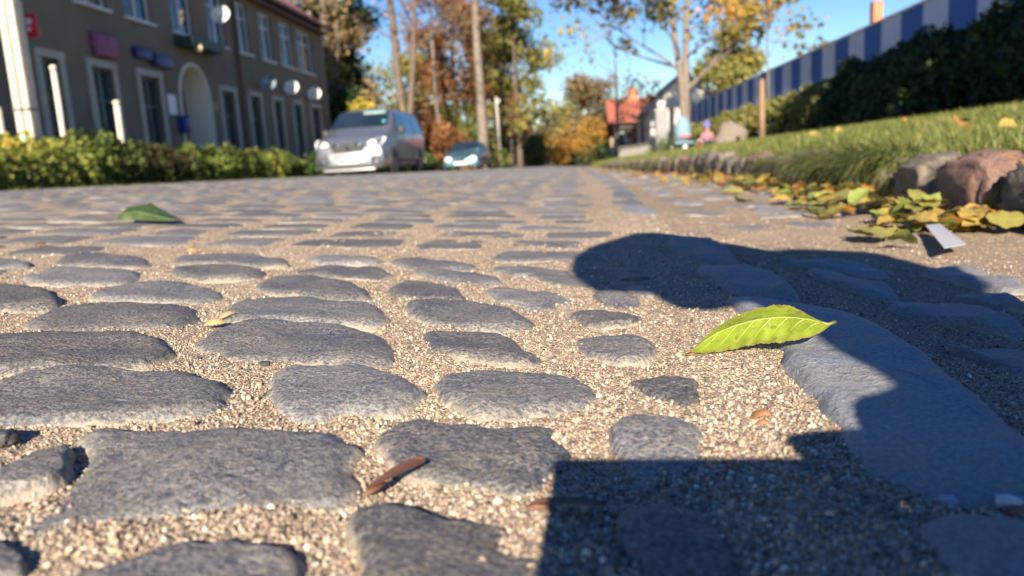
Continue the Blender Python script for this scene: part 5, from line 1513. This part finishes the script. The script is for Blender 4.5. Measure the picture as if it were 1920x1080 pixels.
# ------------------------------------------------------------------ leaves
def leaf_material(name, base, edge, vein, nv=9, spots=(0.12, 0.10, 0.03)):
    m, nt, b = new_mat(name)
    uvn = N(nt, 'ShaderNodeAttribute', attribute_name='leafuv')
    sp = N(nt, 'ShaderNodeSeparateXYZ'); nt.links.new(uvn.outputs['Vector'], sp.inputs[0])
    u, v = sp.outputs[0], sp.outputs[1]
    av = mth(nt, 'ABSOLUTE', v)
    mid = mth(nt, 'SUBTRACT', 1.0, mth(nt, 'DIVIDE', av, 0.055), clamp=True)
    ph = mth(nt, 'FRACT', mth(nt, 'ADD', mth(nt, 'MULTIPLY', u, nv), mth(nt, 'MULTIPLY', mth(nt, 'POWER', av, .8), 1.6)))
    side = mth(nt, 'SUBTRACT', 1.0, mth(nt, 'DIVIDE', mth(nt, 'ABSOLUTE', mth(nt, 'SUBTRACT', ph, 0.5)), 0.07), clamp=True)
    side = mth(nt, 'MULTIPLY', side, mth(nt, 'SUBTRACT', 1.05, av, clamp=True))
    p = ocoord(nt)
    net = N(nt, 'ShaderNodeTexVoronoi'); net.feature = 'DISTANCE_TO_EDGE'; net.inputs['Scale'].default_value = 520
    nt.links.new(p, net.inputs['Vector'])
    f = noise_tex(nt, 55, 5, .65, p)
    c = mixc(nt, ramp(nt, f, [(.38, (0, 0, 0)), (.66, (1, 1, 1))]), base, tuple(x * .55 for x in base))
    c = mixc(nt, mth(nt, 'MULTIPLY', mth(nt, 'POWER', av, 6.0), .75), c, edge)
    c = mixc(nt, mth(nt, 'MULTIPLY', ramp(nt, noise_tex(nt, 130, 3, .5, p), [(.60, (0, 0, 0)), (.68, (1, 1, 1))]), .7), c, spots)
    c = mixc(nt, mth(nt, 'MULTIPLY', mth(nt, 'MAXIMUM', mid, mth(nt, 'MULTIPLY', side, .55)), .75), c, vein)
    nt.links.new(c, b.inputs['Base Color']); b.inputs['Roughness'].default_value = .38
    b.inputs['Specular IOR Level'].default_value = .45
    h = mth(nt, 'SUBTRACT', mth(nt, 'MULTIPLY', ramp(nt, net.outputs['Distance'], [(0, (0, 0, 0)), (.12, (1, 1, 1))]), .25), mth(nt, 'MAXIMUM', mid, side))
    bump(nt, b, h, .5, .0009)
    tr = N(nt, 'ShaderNodeBsdfTranslucent'); nt.links.new(c, tr.inputs['Color'])
    mx = N(nt, 'ShaderNodeMixShader'); mx.inputs[0].default_value = .22
    nt.links.new(b.outputs[0], mx.inputs[1]); nt.links.new(tr.outputs[0], mx.inputs[2])
    nt.links.new(mx.outputs[0], nt.nodes['Material Output'].inputs['Surface'])
    return m
def leaf_grid(name, fn, nu, nv, mat, parent=None, thick=.0004):
    V = []; UV = []; F = []
    for i in range(nu + 1):
        for j in range(nv + 1):
            u, v = i / nu, j / nv * 2 - 1
            V.append(tuple(fn(u, v))); UV.append((u, v, 0))
    for i in range(nu):
        for j in range(nv):
            a = i * (nv + 1) + j; F.append((a, a + 1, a + nv + 2, a + nv + 1))
    me = bpy.data.meshes.new(name); me.from_pydata(V, [], F); me.update()
    me.attributes.new('leafuv', 'FLOAT_VECTOR', 'POINT').data.foreach_set('vector', np.array(UV, dtype=np.float32).ravel())
    for p in me.polygons: p.use_smooth = True
    return link(name, me, parent, mat)
def pl_interp(P, t):
    """point along a pixel polyline given by x fraction"""
    xs_ = [p[0] for p in P]; ys_ = [p[1] for p in P]
    x = xs_[0] + (xs_[-1] - xs_[0]) * t
    return x, float(np.interp(x, xs_, ys_))
# the green leaf: rests with its lower edge on sand and kerb, its blade tipped up towards the light
A = on_z(1297, 660, .006); B = on_z(1559, 609, .030)
ax = (B - A).normalized(); perp = Vector((-ax.y, ax.x, 0)).normalized()
nrm = ax.cross(perp * cos(radians(36)) + Vector((0, 0, sin(radians(36))))).normalized()
MIDP = [(1297, 659), (1320, 641), (1345, 627), (1380, 615), (1420, 606), (1460, 601), (1490, 600), (1520, 602), (1557, 609)]
UPP = [(1297, 658), (1312, 642), (1330, 624), (1350, 609), (1370, 598), (1395, 586), (1420, 578), (1450, 572), (1470, 571), (1490, 576), (1510, 587), (1530, 598), (1557, 608)]
LOP = [(1297, 661), (1320, 662), (1350, 660), (1380, 654), (1405, 648), (1430, 644), (1460, 643), (1490, 638), (1515, 633), (1535, 626), (1547, 618), (1557, 610)]
def green_leaf(u, v):
    t = u ** .92
    m = pl_interp(MIDP, t); e = pl_interp(UPP if v > 0 else LOP, t)
    k = abs(v)
    px, py = m[0] + (e[0] - m[0]) * k, m[1] + (e[1] - m[1]) * k
    ser = .9 * ((u * 26) % 1.0 - .5) * (1 if k > .97 else 0) * sin(pi * min(1, max(0, u)))
    py += -ser * 2.2 if v > 0 else ser * 2.2
    p = on_plane(px, py, A, nrm)
    up = Vector((0, 0, 1))
    fold = -.0045 * (1 - k) ** 1.5 * sin(pi * u) + .0012 * sin(u * 9 * 2 * pi / 1.0 + k * 4) * k * sin(pi * u) * .5
    q = p + nrm * (fold if nrm.y > 0 else -fold)
    return q
M_GLEAF = leaf_material('green_leaf', (0.27, 0.36, 0.025), (0.25, 0.20, 0.05), (0.55, 0.60, 0.14), 8)
gl = empty('leaf', A, 0, 'big fresh green serrated leaf lying against the kerb stone in the sun', 'leaf')
o = leaf_grid('blade', green_leaf, 90, 24, M_GLEAF, gl); o.matrix_parent_inverse = Matrix.Translation(-gl.location)
e0 = green_leaf(.985, 0); 
o = MB().tube([green_leaf(.93, 0), e0, e0 + ax * .006 + Vector((0, 0, .001))], [.0009, .0011, .0015], 6).build('stalk', simple('leaf_stalk', (0.45, 0.42, 0.10), .5), gl, True); o.matrix_parent_inverse = Matrix.Translation(-gl.location)
# dark leaf on the left, folded along its length
A2 = on_surf(217, 413, .012); B2 = on_surf(328, 413, .012)
n2 = Vector((0, -cos(radians(32)), sin(radians(32))))
M2 = [(217, 409), (240, 398), (262, 396), (290, 402), (312, 408), (328, 412)]
U2 = [(217, 406), (224, 390), (240, 387), (258, 385), (270, 381), (282, 389), (300, 399), (315, 407), (328, 412)]
L2 = [(217, 413), (232, 415), (248, 411), (262, 413), (290, 414), (312, 414), (328, 413)]
def dark_leaf(u, v):
    m = pl_interp(M2, u); e = pl_interp(U2 if v > 0 else L2, u); k = abs(v)
    px, py = m[0] + (e[0] - m[0]) * k, m[1] + (e[1] - m[1]) * k
    p = on_plane(px, py, A2, n2)
    return p + Vector((0, -.012 * (1 - k) * sin(pi * u), 0)) + Vector((0, .03 * k if v > 0 else 0, 0))
dl = empty('leaf', A2, 0, 'dull dark green leaf lying folded on the setts at left', 'leaf')
o = leaf_grid('blade', dark_leaf, 40, 12, leaf_material('dark_green_leaf', (0.065, 0.12, 0.028), (0.10, 0.10, 0.04), (0.18, 0.24, 0.09), 7), dl); o.matrix_parent_inverse = Matrix.Translation(-dl.location)
o = MB().tube([dark_leaf(.97, 0), dark_leaf(1, 0) + Vector((.015, -.004, -.002))], [.0012, .0009], 6).build('stalk', M_WOOD, dl); o.matrix_parent_inverse = Matrix.Translation(-dl.location)
# winged seeds and scraps in the foreground
def seed_mat(name, a, b_):
    m, nt, b = new_mat(name)
    uvn = N(nt, 'ShaderNodeAttribute', attribute_name='leafuv')
    w = N(nt, 'ShaderNodeTexNoise'); w.inputs['Scale'].default_value = 5; w.inputs['Detail'].default_value = 4
    mp = N(nt, 'ShaderNodeMapping'); mp.inputs['Scale'].default_value = (.6, 9, 1)
    nt.links.new(uvn.outputs['Vector'], mp.inputs[0]); nt.links.new(mp.outputs[0], w.inputs['Vector'])
    nt.links.new(ramp(nt, w.outputs['Fac'], [(.3, a), (.7, b_)]), b.inputs['Base Color']); b.inputs['Roughness'].default_value = .45
    bump(nt, b, w.outputs['Fac'], .4, .0006)
    return m
def samara(label, p0, p1, wpx, mat, tip=(.35, 1), lift=.0, rise=.006, curl=.0):
    a = on_surf(*p0, rise); b = on_surf(*p1, rise + lift)
    d = b - a; L = d.length; d.normalize(); s = d.cross(Vector((0, 0, 1))).normalized()
    w = wpx
    o = empty('seed_wing', a, 0, label, 'winged seed')
    def f(u, v):
        prof = (.22 + .9 * sin(min(1, u * 1.02) * pi * .62)) * (1 - max(0, (u - .86) / .14) ** 2 * .85) * (min(1, u / .08))
        p = d * (L * u) + s * (w * .5 * prof * v) + Vector((0, 0, .0016 + .0008 * sin(pi * u) + .0008 * (v * v) + curl * u * u))
        return p
    leaf_grid('wing', f, 26, 8, mat, o)
    MB().tube([d * (-.002), d * (L * .10), d * (L * .34)], [.0004, .0017, .0008], 7).build('nutlet', M_WOOD, o, True)
    return o
M_SEED = seed_mat('brown_seed', (0.085, 0.04, 0.024), (0.19, 0.09, 0.05))
M_SEED2 = seed_mat('tan_seed', (0.22, 0.10, 0.045), (0.42, 0.22, 0.10))
samara('brown winged seed lying tilted on the second foreground sett', (687, 926), (796, 866), .0095, M_SEED, lift=.004)
samara('dark brown winged seed half inside the phone shadow', (992, 950), (1126, 953), .0085, M_SEED)
samara('tan winged seed tucked under the tip of the green leaf', (1289, 665), (1378, 657), .0095, M_SEED2, rise=.004)
def shell(label, cpx, size, rz, tilt, mat, name='seed_husk'):
    c = on_surf(*cpx, .004)
    o = empty(name, c, rz, label, 'seed husk')
    def f(u, v):
        r = sin(pi * min(.97, max(.03, u))) ** .6
        return Vector(((u - .5) * size, v * size * .36 * r, size * .30 * (1 - (v * .9) ** 2) * r + tilt * (u - .5) * size + .001))
    leaf_grid('shell', f, 18, 10, mat, o)
    return o
shell('curled tan husk on the sand at the edge of the shadow', (1424, 786), .017, radians(-50), .5, M_SEED2)
shell('smaller flake below the curled tan husk', (1430, 797), .008, radians(-10), .1, M_SEED2)
shell('pale brown flake standing between two setts', (424, 596), .017, radians(20), .35, seed_mat('pale_seed', (0.34, 0.20, 0.11), (0.50, 0.32, 0.19)))
shell('yellowish flake lying before the pale brown flake', (404, 610), .020, radians(15), .05, seed_mat('yellow_seed', (0.36, 0.25, 0.10), (0.48, 0.36, 0.17)))
shell('orange bud on a thin stalk lying on a sett', (360, 472), .016, radians(0), 0, seed_mat('orange_seed', (0.48, 0.20, 0.05), (0.62, 0.32, 0.10)))
a_, b_ = on_surf(370, 472, .012), on_surf(412, 473, .012)
tag(MB().tube([a_, (a_ + b_) / 2 + Vector((0, 0, .001)), b_], [.0009, .0008, .0006], 5).build('twig', M_WOOD, None), 'short thin brown twig beside the orange bud', 'twig')
shell('small brown scrap on the setts at far left', (76, 461), .022, radians(5), .1, M_SEED)
def pebble(label, px, r, col, dz=.003):
    c = on_surf(*px, dz)
    o = boulder('pebble', None, (0, 0, 0), (r, r * .8, r * .62), random.uniform(0, 50), simple('pebble_stone', col, .6, .2, 200), 3)
    o.location = c + Vector((0, 0, r * .2)); tag(o, label, 'pebble'); return o
pebble('small black pebble in the joint beside two foreground setts', (498, 684), .0036, (0.04, 0.04, 0.045))
pebble('oval white pebble lying in shadow at the kerb stone joint', (1891, 945), .0045, (0.70, 0.68, 0.66), .004)
pebble('reddish pebble just under the oval white pebble', (1900, 962), .0042, (0.30, 0.13, 0.08), .002)
pebble('bluish grey pebble on the shadowed gravel by the kerb stone', (1778, 943), .0035, (0.40, 0.42, 0.46))
pebble('dark pebble at the left picture edge', (4, 826), .0075, (0.06, 0.06, 0.065), .004)
# leaf drift below the edging stones
LM = [leaf_material('yellow_green_leaf', (0.36, 0.34, 0.09), (0.40, 0.26, 0.06), (0.50, 0.50, 0.16), 7), leaf_material('pale_green_leaf', (0.27, 0.34, 0.07), (0.32, 0.30, 0.08), (0.48, 0.50, 0.2), 7),
      leaf_material('orange_leaf', (0.50, 0.24, 0.06), (0.38, 0.15, 0.05), (0.58, 0.36, 0.14), 7), leaf_material('golden_leaf', (0.52, 0.37, 0.09), (0.42, 0.24, 0.07), (0.60, 0.48, 0.2), 7), leaf_material('brown_leaf', (0.30, 0.16, 0.08), (0.2, 0.1, 0.05), (0.42, 0.26, 0.14), 7)]
LMN = ['yellow green', 'pale green', 'orange', 'golden yellow', 'brown']
def drift_leaf_mesh(seed, mat):
    rr = np.random.default_rng(seed); c1, c2, tw = rr.uniform(-.4, .5), rr.uniform(-.15, .28), rr.uniform(-.4, .4)
    wid = rr.uniform(.30, .42)
    def f(u, v):
        pr = sin(pi * min(1, u) ** .85) ** .8 * (1 - .25 * u)
        x = u - .5; y = v * wid * pr
        z = c1 * (x * x) + c2 * abs(y) * 1.6 + tw * x * y + .03 * sin(u * 20) * v + .06
        return Vector((x, y, z))
    o = leaf_grid('fallen_leaf', f, 12, 6, mat); me = o.data
    bpy.data.objects.remove(o)
    return me
LMESH = [[drift_leaf_mesh(100 + 5 * a + b, LM[a]) for b in range(3)] for a in range(5)]
cnt = 0
P_LEAF = [.34, .18, .13, .25, .10]
def put_leaf(x, y, z, L, a, tilt, label, group):
    me = LMESH[a][random.randrange(3)]
    o = bpy.data.objects.new('fallen_leaf', me); COL.objects.link(o)
    o.location = (x, y, z); o.rotation_euler = (random.gauss(0, tilt), random.gauss(0, tilt), random.uniform(0, 6.28)); o.scale = (L, L, L)
    return tag(o, label, 'leaf', group)
for i in range(300):
    y = 1.5 + 3.2 * random.random() ** 1.4
    x = .83 - abs(random.gauss(0, .10)) - (.05 if y < 2.1 else 0)
    if x < .50: continue
    a = RNG.choice(5, p=P_LEAF)
    L = random.uniform(.045, .085)
    put_leaf(x, y, pave_z(x, y) + .004 + max(0, .045 - abs(x - .8) * .16) * random.random(), L, a, .30, '%s fallen leaf %s %s' % (LMN[a], 'lying close against' if x > .74 else 'at the pavement side in front of', 'the reddish boulder' if y < 1.9 else 'the rough grey boulders' if y < 2.4 else 'the long hanging grass' if y < 3.2 else 'the small dark edging stones'), 'fallen leaves drifted along the edging stones')
for i in range(46):
    y = random.uniform(5, 14); x = random.uniform(.45, .86)
    a = RNG.choice(5, p=[.2, .1, .35, .25, .1])
    put_leaf(x, y, pave_z(x, y) + .006, random.uniform(.06, .11), a, .3, '%s fallen leaf farther up the pavement' % LMN[a], 'fallen leaves farther up the pavement')
for i in range(16):
    y = random.uniform(2.2, 9); x = random.uniform(1.2, 3.2)
    a = RNG.choice(5, p=[.2, .1, .3, .3, .1])
    put_leaf(x, y, lawn_z(x, y) + .035, random.uniform(.07, .11), a, .4, '%s fallen leaf lying on the lawn' % LMN[a], 'fallen leaves on the lawn')
def one_leaf(px, Y, z, L, a, rz, rx, ry, label):
    p = on_z(px[0], px[1], z) if Y is None else on_y(px[0], px[1], Y)
    o = bpy.data.objects.new('fallen_leaf', LMESH[a][1]); COL.objects.link(o)
    o.location = p; o.rotation_euler = (rx, ry, rz); o.scale = (L, L, L)
    tag(o, label, 'leaf')
one_leaf((1745, 385), 1.68, 0, .075, 1, .9, .9, -.5, 'pale green leaf leaning against the reddish boulder')
one_leaf((1640, 440), None, -.01, .085, 0, .3, .3, .1, 'largest yellow green leaf at the front of the drift')
one_leaf((1690, 452), None, -.01, .075, 1, 1.4, .2, .3, 'shadowed green leaf at the front edge of the drift')
one_leaf((1835, 425), None, -.01, .065, 3, .1, .35, .1, 'golden curled leaf in front of the reddish boulder')
one_leaf((1890, 415), None, 0, .075, 0, -.3, .6, 0, 'yellow leaf standing on edge before the grey end stone')
one_leaf((1905, 300), 1.45, 0, .07, 2, .5, .5, .4, 'orange leaf hanging on the grass above the grey end stone')
one_leaf((1796, 300), 1.8, 0, .05, 3, 1.2, 1.2, .2, 'golden leaf upright on top of the reddish boulder')
one_leaf((1892, 237), 2.3, 0, .065, 3, .2, .7, .1, 'large golden leaf on the lawn near the right picture edge')
# grey paper scrap
q = [on_z(1735, 428, -.008), on_z(1762, 425, -.004), on_z(1811, 464, -.014), on_z(1770, 472, -.012)]
V = [tuple(p + Vector((0, 0, .006))) for p in q] + [tuple(p + Vector((0, 0, .0048))) for p in q]
tag(MB().add(V, [(0, 1, 2, 3), (4, 7, 6, 5), (0, 4, 5, 1), (1, 5, 6, 2), (2, 6, 7, 3), (3, 7, 4, 0)]).build('paper_scrap', simple('grey_paper', (0.42, 0.43, 0.46), .7, .06, 40), None), 'flat grey paper scrap in front of the leaf drift', 'paper')
